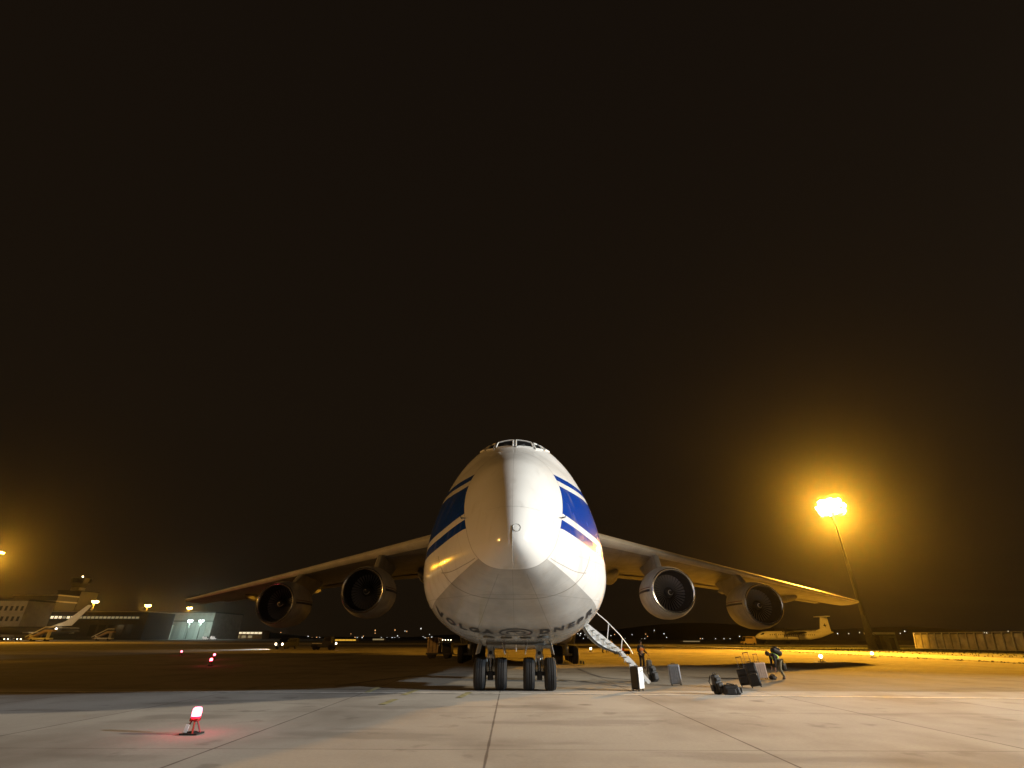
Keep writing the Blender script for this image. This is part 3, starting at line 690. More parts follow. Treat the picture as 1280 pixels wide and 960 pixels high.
# ================================================================== PEOPLE
def skinmesh(name, V_, E, Rr, m, parent, sub=1, root=0):
    me = bpy.data.meshes.new(name); me.from_pydata(V_, E, []); o = bpy.data.objects.new(name, me); C.objects.link(o)
    md = o.modifiers.new('s', 'SKIN'); sl = me.skin_vertices[0].data
    for i, r in enumerate(Rr): sl[i].radius = (r, r) if not isinstance(r, tuple) else r; sl[i].use_root = (i == root)
    md.use_smooth_shade = True; sb = o.modifiers.new('b', 'SUBSURF'); sb.levels = sub; sb.render_levels = sub
    dg = bpy.context.evaluated_depsgraph_get(); m2 = bpy.data.meshes.new_from_object(o.evaluated_get(dg)); bpy.data.objects.remove(o)
    m2.materials.clear(); m2.materials.append(m); m2.polygons.foreach_set('use_smooth', [True] * len(m2.polygons))
    o = bpy.data.objects.new(name, m2); C.objects.link(o); o.parent = parent; return o
def lerp(a, b, t): return tuple(a[i] + (b[i] - a[i]) * t for i in range(3))
def person(loc, rz, label, J, top, trous, vest=None, group=None, vestmat=None):
    """J: joints pelvis, chest, neck, head, and for L/R: sh, el, wr, hip, kn, an, toe"""
    P = empty('person', loc, rz, label, 'person', group)
    V_ = []; E = []; Rr = []
    def v(p, r): V_.append(p); Rr.append(r); return len(V_) - 1
    pe = v(J['pelvis'], .13); ch = v(J['chest'], .15); ne = v(J['neck'], .055); E += [(pe, ch), (ch, ne)]
    hd = Vector(J['head']); nk = Vector(J['neck']); up = (hd - nk).normalized(); fw = Vector(J['face'])
    h0 = v(tuple(nk + up * .08), .06); h1 = v(tuple(hd), .095); h2 = v(tuple(hd + up * .1), .075); E += [(ne, h0), (h0, h1), (h1, h2)]
    no = v(tuple(hd + fw * .115 - up * .01), .014); E.append((h1, no))
    side = up.cross(fw).normalized()
    for s in (-1, 1):
        er = v(tuple(hd + side * s * .098), .016); E.append((h1, er))
    for s in 'LR':
        a = v(J['sh' + s], .06); el = v(J['el' + s], .042); wr = v(J['wr' + s], .028); E += [(ch, a), (a, el), (el, wr)]
        d = (Vector(J['wr' + s]) - Vector(J['el' + s])).normalized(); pm = v(tuple(Vector(J['wr' + s]) + d * .07), .033); E.append((wr, pm))
        lat = d.cross(fw).normalized() if d.cross(fw).length > .1 else side
        for q_ in range(4):
            o_ = lat * (q_ - 1.5) * .022; L = (.075, .09, .085, .065)[q_]
            f1 = v(tuple(Vector(J['wr' + s]) + d * (.09 + L * .5) + o_), .009); f2 = v(tuple(Vector(J['wr' + s]) + d * (.09 + L) + o_ + fw * .02), .007); E += [(pm, f1), (f1, f2)]
        t1 = v(tuple(Vector(J['wr' + s]) + d * .07 + lat * .05 + fw * .02), .010); E.append((pm, t1))
        hp = v(J['hip' + s], .085); kn = v(J['kn' + s], .055); an = v(J['an' + s], .038); to = v(J['toe' + s], .03); E += [(pe, hp), (hp, kn), (kn, an), (an, to)]
    skinmesh('body', V_, E, Rr, M['skin'], P)
    def sub(name, pts, edges, rr, m): return skinmesh(name, pts, edges, rr, m, P)
    sub('jacket', [lerp(J['pelvis'], J['chest'], .1), J['chest'], lerp(J['chest'], J['neck'], .75), J['shL'], J['elL'], lerp(J['elL'], J['wrL'], .9), J['shR'], J['elR'], lerp(J['elR'], J['wrR'], .9)],
        [(0, 1), (1, 2), (1, 3), (3, 4), (4, 5), (1, 6), (6, 7), (7, 8)], [.165, .19, .085, .085, .062, .045, .085, .062, .045], top)
    sub('trousers', [J['pelvis'], J['hipL'], J['knL'], lerp(J['knL'], J['anL'], .92), J['hipR'], J['knR'], lerp(J['knR'], J['anR'], .92)],
        [(0, 1), (1, 2), (2, 3), (0, 4), (4, 5), (5, 6)], [.16, .11, .078, .06, .11, .078, .06], trous)
    for s in 'LR':
        sub('shoe', [J['an' + s], lerp(J['an' + s], J['toe' + s], .5), J['toe' + s]], [(0, 1), (1, 2)], [.05, .05, .045], M['dark'])
    if vestmat:
        sub('safety_vest', [lerp(J['pelvis'], J['chest'], .15), J['chest'], lerp(J['chest'], J['neck'], .55), lerp(J['chest'], J['shL'], .7), lerp(J['chest'], J['shR'], .7)], [(0, 1), (1, 2), (1, 3), (1, 4)], [.18, .205, .12, .11, .11], vestmat)
    b = MB(); c = hd + up * .04 - fw * .02; b.ball(tuple(c), (.112, .112, .115), 14); b.build('hair', M['hair'], P, smooth=True)
    return P
def stand_pose(h=1.75, lean=0, arm=.1):     # faces -Y
    k = h / 1.75
    J = dict(pelvis=(0, 0, .95), chest=(0, .0 - lean, 1.28), neck=(0, -.0 - lean, 1.5), head=(0, -.02 - lean, 1.63), face=(0, -1, 0))
    for s, g in (('L', 1), ('R', -1)):
        J['sh' + s] = (g * .19, -lean, 1.43); J['el' + s] = (g * .26, .02 - lean, 1.14); J['wr' + s] = (g * (.24 + arm * .3), -.12 - lean - arm, .93)
        J['hip' + s] = (g * .10, 0, .88); J['kn' + s] = (g * .12, -.03, .5); J['an' + s] = (g * .13, .02, .08); J['toe' + s] = (g * .15, -.16, .045)
    for n_ in J:
        if n_ != 'face': J[n_] = tuple(c * k for c in J[n_])
    return J
# bending man (faces -X)
J = dict(pelvis=(.08, 0, .86), chest=(-.12, 0, 1.06), neck=(-.29, 0, 1.13), head=(-.40, 0, 1.13), face=(-.55, 0, -.83),
    shL=(-.22, -.19, 1.06), elL=(-.22, -.22, .77), wrL=(-.25, -.17, .49), shR=(-.22, .19, 1.06), elR=(-.19, .24, .79), wrR=(-.26, .18, .54),
    hipL=(.07, -.10, .80), knL=(.0, -.12, .46), anL=(.16, -.13, .08), toeL=(0, -.14, .045), hipR=(.07, .10, .80), knR=(.1, .12, .45), anR=(.32, .14, .08), toeR=(.16, .15, .045))
bx, by = gp(976, 849.5)
PB = person((bx, by, 0), 0, 'person in lime safety vest bending down over a small black bag beside suitcases', J, M['dark'], M['olive'], vestmat=M['lime'])
# backpack worn (rests on the back: a thing of its own)
def soft(name, c, d, m, parent=None, rot=None, seg=2, bev=.06):
    b = MB(); b.box(c, d, rot); return b.build(name, m, parent, bevel=bev, smooth=False)
rt = Matrix.Rotation(R(42), 3, 'Y')
BP = empty('backpack', (bx + .05, by, 1.22), 0, 'black backpack carried on the back of the bending person', 'backpack')
soft('main_compartment', (0, 0, .0), (.52, .34, .26), M['black'], BP, Matrix.Rotation(R(24), 3, 'Y'), bev=.09)
soft('front_pocket', (.06, 0, .15), (.3, .26, .12), M['black'], BP, Matrix.Rotation(R(24), 3, 'Y'), bev=.05)
b = MB(); b.tube([(-.22, 0, .18), (-.2, 0, .25), (-.12, 0, .25), (-.1, 0, .18)], .015, 6); b.build('carry_loop', M['black'], BP)
SB = empty('shoulder_bag', (bx + .30, by + .1, .42), 0, 'dark shoulder bag with shiny buckle hanging behind the bending person', 'bag')
soft('bag_body', (0, 0, .14), (.2, .3, .34), M['black'], SB, bev=.05); b = MB(); b.tube([(.0, -.12, .3), (-.16, -.1, .5), (-.2, -.1, .62)], .016, 6); b.build('strap', M['black'], SB)
b = MB(); b.box((-.02, -.165, .22), (.05, .02, .06)); b.build('buckle', M['steel'], SB, bevel=.005)
x, y = gp(803, 836); person((x, y, 0), R(20), 'person in orange safety vest standing behind the foot of the boarding stairs', stand_pose(1.66, arm=.2), M['dark'], M['dark'], vestmat=M['orange'])
x, y = gp(753, 816.5); person((x, y, 0), R(60), 'person in dark clothes at the left of the distant trio', stand_pose(1.75), M['dark'], M['dark'], group='three people standing far behind the boarding stairs')
x, y = gp(758.5, 816.5); person((x, y - .5, 0), R(0), 'person in bright yellow vest, middle of the distant trio', stand_pose(1.85), M['dark'], M['dark'], vestmat=M['yellow'], group='three people standing far behind the boarding stairs')
x, y = gp(764.5, 816.5); person((x, y, 0), R(-50), 'person in pale top leaning at the right of the distant trio', stand_pose(1.68, lean=.1), M['paleblue'], M['dark'], group='three people standing far behind the boarding stairs')

# ================================================================== LUGGAGE
def suitcase(px, py, w, d, h, m, label, rz=0, lean=0, leany=0, handle=0, ribs=True, front=None, name='suitcase'):
    x, y = gp(px, py); T = empty(name, (x, y + d / 2, 0), rz, label, 'suitcase', 'luggage standing on the apron')
    rot = Matrix.Rotation(R(lean), 3, 'Y') @ Matrix.Rotation(R(leany), 3, 'X'); z0 = .05 + abs(math.sin(R(lean))) * w / 2
    def tr(b):
        b.v = [tuple(rot @ Vector(p) + Vector((0, 0, z0 - .05))) for p in b.v]; return b
    b = MB(); b.box((0, 0, .05 + h / 2), (w, d, h)); tr(b).build('shell', m, T, bevel=.045)
    if ribs:
        b = MB()
        for k in range(5): b.box((-w * .36 + w * .18 * k, -d / 2 - .006, .05 + h / 2), (w * .05, .014, h * .84))
        tr(b).build('rib_panel', m, T, bevel=.004)
    if front:
        b = MB(); b.box((0, -d / 2 - .014, .05 + h / 2), (w * .86, .03, h * .92)); tr(b).build('front_panel', front, T, bevel=.02)
        b = MB(); b.tube([(-.06, -d / 2 - .05, h * .85), (-.05, -d / 2 - .07, h * .87), (.05, -d / 2 - .07, h * .87), (.06, -d / 2 - .05, h * .85)], .012, 6); tr(b).build('grip', M['black'], T)
    if name == 'trolley_case' and not ribs:
        b = MB(); b.box((0, -d / 2 - .035, .05 + h * .33), (w * .8, .08, h * .42)); tr(b).build('front_pocket', M['black'], T, bevel=.025)
        b = MB(); b.box((0, -d / 2 - .02, .05 + h * .75), (w * .74, .05, h * .26)); tr(b).build('upper_pocket', M['black'], T, bevel=.02)
        b = MB(); b.tube([(-w * .36, -d / 2 - .08, h * .6), (w * .36, -d / 2 - .08, h * .6)], .006, 5); b.tube([(w * .3, -d / 2 - .08, h * .6), (w * .3, -d / 2 - .09, h * .52)], .008, 5); tr(b).build('zip', M['steel'], T)
        b = MB(); b.box((w * .5 + .008, 0, .05 + h * .5), (.02, .05, h * .3)); tr(b).build('side_grip', M['grey'], T, bevel=.005)
    for sx in (-1, 1):
        for sy in (-1, 1):
            b = MB(); b.lathe([(.01, -.014), (.028, -.012), (.028, .012), (.01, .014)], 'X', (sx * (w / 2 - .05), sy * (d / 2 - .04), .028), 12); tr(b).build('castor', M['rubber'], T)
    b = MB(); b.tube([(-.08, 0, h + .05), (-.07, 0, h + .085), (.07, 0, h + .085), (.08, 0, h + .05)], .013, 6); tr(b).build('top_grip', M['black'], T)
    if handle:
        b = MB()
        for sx in (-1, 1): b.tube([(sx * .10, d * .4, h * .9), (sx * .10, d * .4, h + handle)], .009, 6)
        b.tube([(-.12, d * .4, h + handle), (.12, d * .4, h + handle)], .017, 8); tr(b).build('telescopic_handle', M['darkmetal'], T)
    return T
suitcase(798.5, 864, .42, .34, .78, M['blackshell'], 'black suitcase with glossy white face standing upright in front of the boarding stairs', R(48), front=M['whiteshell'], ribs=False)
suitcase(846.5, 857.5, .48, .26, .74, M['silver'], 'silver grey hard shell suitcase standing alone right of the boarding stairs', R(-6), lean=-3)
suitcase(935, 859.5, .46, .26, .60, M['black'], 'black trolley case with raised handle, left of the group near the bending person', R(-20), lean=-7, handle=.48, ribs=False, name='trolley_case')
suitcase(948, 861, .44, .30, .84, M['black'], 'tall black trolley case leaning left in the middle of the luggage group', R(-18), lean=-9, handle=.42, ribs=False, name='trolley_case')
suitcase(953.5, 850, .60, .28, .68, M['pinkgrey'], 'dusty pink trolley case with raised handle behind the black cases', R(4), lean=-3, handle=.42, name='trolley_case')
def duffel(px, py, L, r, label, rz, up=False, hgt=.6, mats='black'):
    x, y = gp(px, py); T = empty('duffel_bag' if not up else 'backpack', (x, y + .2, 0), rz, label, 'bag', 'luggage standing on the apron')
    b = MB()
    if up:
        tl = Matrix.Rotation(R(-9), 3, 'Y')
        b.box((0, 0, hgt * .5), (.36, .27, hgt), tl, .78); b.build('bag_body', M[mats], T, bevel=.075)
        b = MB(); b.box((.02, -.18, hgt * .36), (.27, .14, hgt * .46), tl, .85); b.build('front_pocket', M[mats], T, bevel=.05)
        b = MB(); b.box((-.03, -.155, hgt * .76), (.22, .07, hgt * .2), tl, .9); b.build('top_pocket', M[mats], T, bevel=.03)
        for k in (-1, 1):
            b = MB(); b.box((k * .20, 0, hgt * .3), (.08, .18, hgt * .34), tl, .9); b.build('side_pocket', M[mats], T, bevel=.03)
            b = MB(); b.tube([(k * .1 - .06, .12, hgt * .9), (k * .13 - .03, .24, hgt * .6), (k * .12, .15, hgt * .2)], .02, 6); b.build('strap', M['black'], T)
        b = MB(); b.tube([(-.13, 0, hgt * .97), (-.12, 0, hgt * 1.05), (-.03, 0, hgt * 1.06), (-.01, 0, hgt * .98)], .012, 6); b.build('carry_loop', M['black'], T)
    else:
        b.box((0, 0, r * .95), (L, r * 2, r * 1.75), None, .82); b.build('bag_body', M[mats], T, bevel=r * .42)
        b = MB(); b.box((-L * .06, -r * 1.02, r * .75), (L * .52, .09, r * .95), None, .92); b.build('side_pocket', M[mats], T, bevel=.03)
        for k in (-1, 1):
            b = MB(); b.tube([(-L * .22, k * r * .9, r * 1.1), (-L * .16, k * .06, r * 2.1), (L * .16, k * .09, r * 1.95), (L * .22, k * r * .9, r * 1.1)], .014, 6); b.build('handle', M['black'], T)
            b = MB(); b.box((k * (L / 2 + .01), 0, r * .9), (.05, r * 1.2, r * .9)); b.build('end_pocket', M[mats], T, bevel=.02)
        b = MB(); b.tube([(-L * .36, 0, r * 1.86), (0, .01, r * 1.9), (L * .36, 0, r * 1.86)], .008, 5); b.build('zip', M['steel'], T)
    return T
duffel(900.5, 868.5, 0, 0, 'bulky black backpack standing beside the low black holdall', R(15), up=True, hgt=.64)
duffel(917.5, 869.5, .66, .17, 'low black holdall lying on the apron, nearest to the camera right of the jet', R(-8))
duffel(968.5, 850, .30, .11, 'small black bag on the ground under the bending person', R(5))
duffel(818.5, 853, 0, 0, 'tall narrow black backpack standing behind the foot of the boarding stairs', R(20), up=True, hgt=.68)
x, y = gp(812, 840); T = empty('holdall', (x, y, 0), 0, 'upright grey bag standing between the stairs and the black backpack', 'bag'); b = MB(); b.box((0, 0, .33), (.32, .28, .64)); b.build('bag_body', M['grey'], T, bevel=.07); b = MB(); b.tube([(-.08, 0, .64), (-.07, 0, .72), (.07, 0, .72), (.08, 0, .64)], .012, 6); b.build('grip', M['black'], T)

# ================================================================== SMALL APRON THINGS
def red_marker():
    T = empty('warning_lamp', (0, 0, 0)); b = MB()
    b.lathe([(.02, .02), (.17, .015), (.18, .03), (.10, .06), (.02, .07)], 'Z', n=20); b.box((0, 0, .02), (.42, .34, .035)); b.build('base', M['rubber'], T, bevel=.008)
    for a in (0.3, 2.0, 3.6, 5.2):
        b = MB(); b.tube([(.18 * math.cos(a), .15 * math.sin(a), .03), (.05 * math.cos(a), .05 * math.sin(a), .30)], .018, 6); b.build('leg', M['redplastic'], T)
    b = MB(); b.box((-.1, -.10, .13), (.09, .01, .17), Matrix.Rotation(R(8), 3, 'Y')); b.build('reflector', M['whiteshell'], T, bevel=.004)
    b = MB(); b.box((0, 0, .30), (.20, .16, .07)); b.build('housing', M['redplastic'], T, bevel=.02)
    b = MB(); b.lathe([(.095, .335), (.105, .345), (.105, .365), (.098, .37)], 'Z', n=20); b.build('lens_collar', M['redglass'], T)
    b = MB(); b.lathe([(.09, .35), (.10, .37), (.105, .46), (.095, .53), (.06, .555), (.01, .56)], 'Z', n=20); b.build('lens', M['redlamp'], T, smooth=True)
    return T
rl = [(239, 918, 'red warning lamp on a dark tripod base, nearest to the camera'), (261.5, 832.5, 'lit red warning lamp on the apron, second nearest on the left'),
      (266, 824.5, 'lit red warning lamp just behind the second one'), (225, 819.5, 'lit red warning lamp standing apart, farthest left')]
rm0 = None
for i, (px, py, lb) in enumerate(rl):
    o = red_marker() if i == 0 else copy_tree(rm0); rm0 = rm0 or o
    x, y = gp(px, py); o.location = (x, y, 0); o.rotation_euler[2] = R((0, 30, -20, 70)[i]); o.scale = (.88, .88, .86); tag(o, lb, 'warning lamp', 'red warning lamps set round the wing')
    lamp('red_lamp_light', (x, y, .62), (12, 12, 12, 12)[i], (1, .03, .08), .06)
def pale_marker(px, py, lb):
    x, y = gp(px, py); T = empty('ground_lamp', (x, y, 0), 0, lb, 'lamp', 'pale lamps on low stands'); b = MB(); b.box((0, 0, .03), (.5, .4, .06)); b.build('base', M['rubber'], T, bevel=.01)
    b = MB(); b.tube([(.15, 0, .05), (0, 0, .32)], .03, 6); b.tube([(-.15, 0, .05), (0, 0, .32)], .03, 6); b.build('stand', M['darkmetal'], T)
    b = MB(); b.ball((0, 0, .44), .15, 12); b.build('lens', M['whitelamp'], T, smooth=True)
pale_marker(1027, 827.5, 'pale lamp on a low dark stand, just beyond the wing shadow'); pale_marker(1091, 822.5, 'pale lamp on a low stand near the gravel edge below the mast'); pale_marker(738, 815, 'pale lamp on a low stand behind the main wheels')
x, y = gp(727, 831.5); T = empty('wheel_chock', (x, y, 0), 0, 'yellow stepped wheel chock beside the right main wheels', 'wheel chock'); b = MB()
b.prism([(-.28, 0), (.28, 0), (.24, .12), (.16, .35), (-.2, .40), (-.26, .2)], .3, 'XZ'); b.build('block', M['yellowpaint'], T, bevel=.01); b = MB(); b.box((-.1, -.165, .2), (.1, .03, .2)); b.build('cutout', M['black'], T); b = MB(); b.box((.1, -.165, .16), (.08, .03, .2)); b.build('cutout', M['black'], T)
# small dollies behind stairs
for px, lb in ((773, 'low tow dolly left of the pair behind the stairs'), (781, 'low tow dolly right of the pair behind the stairs')):
    x, y = gp(px, 818); T = empty('dolly', (x, y, 0), R(20), lb, 'dolly', 'low dollies behind the boarding stairs'); b = MB(); b.box((0, 0, .42), (1.0, .6, .1)); b.box((-.3, 0, .6), (.25, .3, .3)); b.build('deck', M['orange'], T, bevel=.02)
    for sx in (-1, 1): b = MB(); b.lathe([(.02, -.35), (.2, -.34), (.2, -.22), (.02, -.2)], 'Y', (sx * .35, 0, .2), 14); b.lathe([(.02, .2), (.2, .22), (.2, .34), (.02, .35)], 'Y', (sx * .35, 0, .2), 14); b.build('wheel', M['rubber'], T)
# ground power cart
x, y = gp(549, 823); T = empty('equipment_cart', (x, y, 0), R(-6), 'tan canvas sided equipment cart parked behind the left main wheels', 'cart')
b = MB(); b.box((-.6, 0, 1.15), (1.15, 1.5, 1.35)); b.build('canvas_box', M['tan'], T, bevel=.04)
b = MB(); b.box((0, 0, .42), (2.5, 1.5, .16)); b.build('chassis', M['darkmetal'], T, bevel=.02)
b = MB(); b.box((.75, 0, .95), (.9, 1.3, .9)); b.build('engine_housing', M['cartblue'], T, bevel=.05)
for k in range(3): b = MB(); b.box((-.95 + k * .35, -.765, 1.15), (.03, .02, 1.3)); b.build('canvas_strap', M['darkmetal'], T)
for sx in (-.8, .8):
    for sy in (-.65, .65): b = MB(); b.lathe([(.02, -.1), (.3, -.09), (.3, .09), (.02, .1)], 'Y', (sx, sy, .3), 18); b.build('wheel', M['rubber'], T, smooth=True)
b = MB()
for k in range(4): b.ball((.3 + k * .28, -.5, 1.62), .035, 8)
b.build('marker_light', M['whitelamp'], T)
b = MB(); b.tube([(1.25, 0, .4), (2.2, 0, .25)], .04, 8); b.build('tow_bar', M['darkmetal'], T)
# vehicles
def vehicle(loc, rz, label, cat, L, Wd, H, bodym, cabin=(.0, .5), lights=1, name='van', group=None):
    T = empty(name, loc, rz, label, cat, group)      # faces -Y
    b = MB(); b.prism([(-L / 2, .35), (-L / 2 + .1, .95), (-L / 2 + .9, 1.05), (-L / 2 + 1.5, H - .05), (L / 2 - .25, H), (L / 2, H - .5), (L / 2, .35)], Wd, 'YZ'); b.build('body', bodym, T, bevel=.08)
    b = MB(); b.prism([(-L / 2 + .93, 1.1), (-L / 2 + 1.47, H - .17), (-L / 2 + 1.50, H - .17), (-L / 2 + .99, 1.1)], Wd * .86, 'YZ', 0); b.v = [(p[0], p[1] - .04, p[2]) for p in b.v]; b.build('windscreen', M['darkglass'], T)
    for s in (-1, 1):
        b = MB(); b.box((s * (Wd / 2 + .005), .1, H - .45), (.02, L * .5, .45)); b.build('side_window', M['darkglass'], T)
        for yy in (-L / 2 + .8, L / 2 - .8): b = MB(); b.lathe([(.02, -.11), (.2, -.11), (.34, -.1), (.34, .1), (.2, .11), (.02, .11)], 'X', (s * (Wd / 2 - .06), yy, .34), 20); b.build('wheel', M['rubber'], T, smooth=True)
        b = MB(); b.lathe([(.01, -.02), (.15, 0), (.17, .06)], 'Y', (s * (Wd / 2 - .25), -L / 2 - .0, .75), 14); b.build('headlight', M['whitelamp' if lights != 2 else 'coolamp'] if lights else M['darkglass'], T)
    b = MB(); b.box((0, -L / 2 - .03, .45), (Wd * .95, .12, .16)); b.build('bumper', M['darkmetal'], T, bevel=.02)
    return T
x, y = gp(357, 811); vehicle((x, y, 0), R(-14), 'van with both headlights on driving towards the jet', 'van', 4.4, 1.8, 1.75, M['cartblue'], name='van')
hl = bpy.data.lights.new('headlight_beam', 'SPOT'); hl.energy = 9000; hl.color = (1, .95, .85); hl.spot_size = R(70); hl.spot_blend = .6; ho = bpy.data.objects.new('headlight_beam', hl); C.objects.link(ho)
dirv = Vector((math.sin(R(-32)), -math.cos(R(-32)), -.14)); ho.location = (x + dirv.x * 2.4, y + dirv.y * 2.4, .8); ho.rotation_euler = dirv.to_track_quat('-Z', 'Y').to_euler()
x, y = gp(404, 812.5); T = empty('baggage_tractor', (x, y, 0), R(0), 'dark baggage tractor with one lit lamp, side on beyond the left engines', 'tractor')
b = MB(); b.prism([(-1.9, .4), (-1.9, 1.1), (-.2, 1.15), (.1, 1.9), (1.2, 1.95), (1.35, 1.1), (1.95, 1.05), (1.95, .4)], 1.5, 'XZ'); b.build('body', M['cartblue'], T, bevel=.06)
b = MB(); b.box((.65, -.76, 1.55), (.8, .02, .5)); b.build('side_window', M['darkglass'], T)
b = MB(); b.box((-1.0, -.77, .95), (1.6, .03, .14)); b.build('side_stripe', M['whitebright'], T)
for sx in (-1.25, 1.25):
    for sy in (-.7, .7): b = MB(); b.lathe([(.02, -.12), (.4, -.1), (.4, .1), (.02, .12)], 'Y', (sx, sy, .4), 18); b.build('wheel', M['rubber'], T, smooth=True)
b = MB(); b.ball((1.98, -.5, .95), .16, 10); b.build('headlight', M['whitelamp'], T)

# ================================================================== LIGHT MASTS
def flood_mast(loc, H, label, heads=10, hs=.5, rad=1.9, group=None, big=False, m='sodlamp'):
    T = empty('light_mast', loc, 0, label, 'light mast', group)
    b = MB()
    if big:
        b.tube([(0, 0, 0), (0, 0, H * .22)], [1.0, .55], 4); b.tube([(0, 0, H * .22), (0, 0, H * .6)], [.42, .32], 8); b.build('mast_foot', M['galv'], T)
        b = MB(); b.tube([(0, 0, H * .6), (0, 0, H - .3)], [.27, .18], 10); b.build('pole', M['galv'], T, smooth=True)
        b = MB()
        for i in range(7):
            z = 1 + i * H * .03; b.tube([(-.9 + i * .07, -.75, z), (.9 - i * .07, -.75, z + .8)], .05, 4); b.tube([(.9 - i * .07, -.75, z), (-.9 + i * .07, -.75, z + .8)], .05, 4)
        b.build('lattice', M['galv'], T)
    else:
        b.tube([(0, 0, 0), (0, 0, H)], [.4, .18], 10); b.build('pole', M['galv'], T, smooth=True)
    b = MB(); b.lathe([(rad, -.12), (rad + .1, -.12), (rad + .1, .05), (rad, .05)], 'Z', (0, 0, H - .6), 28)
    for k in range(4): a = k * math.pi / 2 + .4; b.tube([(0, 0, H - .6), (rad * math.cos(a), rad * math.sin(a), H - .6)], .06, 6)
    b.build('platform_ring', M['galv'], T)
    for k in range(heads):
        a = 2 * math.pi * (k + .5) / heads; ca, sa = math.cos(a), math.sin(a); rz = Matrix.Rotation(a - math.pi / 2, 3, 'Z')
        for lv in ((-1.1, 0, 1.1) if big else (0,)):  # extra rows of heads added to fill out the big lamp's bloom
            c = Vector((rad * ca * ((1.0, 1.15, .85)[int(round(lv / 1.1)) + 1]), rad * sa * ((1.0, 1.15, .85)[int(round(lv / 1.1)) + 1]), H - .3 + lv * 1.05 + (k % 2) * .15))
            b = MB(); b.box(c, (hs, .3, hs), rz @ Matrix.Rotation(R(-28), 3, 'X')); fl = b.build('floodlight', M['darkmetal'], T, bevel=.03)
            b = MB(); n_ = rz @ Matrix.Rotation(R(-28), 3, 'X') @ Vector((0, 1, 0)); b.box(c + n_ * .16, (hs * .9, .05, hs * .9), rz @ Matrix.Rotation(R(-28), 3, 'X')); b.build('lamp_glass', M[m], fl)
    return T
flood_mast((MAST[0], MAST[1], 0), MAST[2], 'tall floodlight mast blazing orange to the right of the jet', 14, .85, 2.3, big=True, m='sodhot')
mast_lb = ['orange floodlight mast cut by the left edge of the picture', 'orange floodlight mast above the white tail fin of the parked airliner', 'orange floodlight mast between the airliner tail and the hangar', 'orange floodlight mast in front of the hangar, under the wing tip']
for (px, py, Y, pw), lb in zip(FAR_SOD, mast_lb):
    H = hz(py - (px - 640) * .0035, Y); x = xat(px, Y, H); big_ = Y > 300
    flood_mast((x, Y, 0), H, lb, 8, 1.9 if big_ else .6, 1.6 if big_ else 1.0, group='orange floodlight masts on the left')
    lamp('far_mast_light', (x, Y - 1.5, H - 2.2), pw, SOD, .8)
# two white floodlights in front of the hangar
for px, lb in ((239, 'white floodlight mast, left of the pair at the green lit hangar'), (253, 'white floodlight mast, right of the pair at the green lit hangar')):
    Y = 452; H = hz(776 + 1.4, Y); x = xat(px, Y, H); flood_mast((x, Y, 0), H, lb, 6, 2.0, 1.3, group='white floodlight masts at the hangar', m='coolamp')
    lamp('hangar_white_light', (x, Y - 1, H - 2), 1.0e4, (.68, 1, .86), .8)
# cabin by the big mast
cx = MAST[0] + 2.9; T = empty('equipment_cabin', (cx, MAST[1] + 1, 0), R(-8), 'small green grey cabin with flat overhanging roof beside the tall mast', 'cabin')
b = MB(); b.box((1.0, 0, 1.25), (2.2, 2.5, 2.5)); b.build('wall', M['cabin'], T, bevel=.02); b = MB(); b.box((-.2, -.1, 2.85), (4.3, 3.0, .35)); b.build('roof', M['whitebright'], T, bevel=.03)
b = MB(); b.box((1.2, -1.27, 1.05), (.9, .04, 2.0)); b.build('door', M['galv'], T); b = MB(); b.box((-1.3, 0, 1.3), (1.3, 1.6, 2.6)); b.build('side_store', M['darkwall'], T)
# blast fence
T = empty('blast_fence', (90, 122, 0), 0, 'long dull metal blast fence with pale posts at the right edge', 'fence')
n_ = 27
b = MB()
for i in range(n_): b.box((.25, -1 - i * 2, 1.5), (.05, 1.9, 2.75), Matrix.Rotation(R(10), 3, 'Y'))
b.build('fence_panel', M['fencemetal'], T)
for i in range(n_ + 1):
    b = MB(); b.box((0, -i * 2, 1.55), (.14, .12 if i % 4 else .22, 3.1), Matrix.Rotation(R(10), 3, 'Y'))
    b.tube([(.2, -i * 2, 2.9), (1.5, -i * 2, .05)], .05, 5); b.build('post', M['fenceframe'], T)
b = MB(); b.box((.27, -n_, 3.08), (.14, n_ * 2 + .1, .1)); b.box((-.26, -n_, .12), (.1, n_ * 2 + .1, .1)); b.build('rail', M['fenceframe'], T)

# ================================================================== FAR LEFT BUILDINGS
def B(px0, px1, py_top, Y, depth, py_bot=None):
    px_m = (px0 + px1) / 2; pyt = py_top - (px_m - 640) * .0035; z1 = hz(pyt, Y); x0 = xat(px0, Y, z1 / 2); x1 = xat(px1, Y, z1 / 2); return x0, x1, z1
Y = 330; x0, x1, z1 = B(-60, 27, 751, Y, 30)
T = empty('terminal_building', ((x0 + x1) / 2, Y, 0), 0, 'pale terminal block with three rows of small windows at the left edge', 'building')
w = x1 - x0; b = MB(); b.box((0, 10, z1 / 2), (w, 20, z1)); b.build('wall', M['concretewall'], T); b = MB(); b.box((0, 10, z1 + .4), (w + 2, 22, .8)); b.build('roof', M['darkwall'], T)
for r_ in range(3):
    for k in range(13):
        b = MB(); b.box((w / 2 - 2.2 - k * 3.3, -.05, z1 - 4.2 - r_ * 5.8), (1.5, .1, 2.6)); b.build('window', M['darkglass'], T)
lamp('terminal_fill_light', (x1 - 16, Y - 24, 13), 3.5e3, (1, .66, .3), .5)  # unseen lamp added for the light level on the terminal front
Y = 372; x0, x1, z1 = B(27, 182, 765, Y, 30)
T = empty('terminal_hall', ((x0 + x1) / 2, Y, 0), R(0), 'long dark terminal hall with a row of lit windows', 'building')
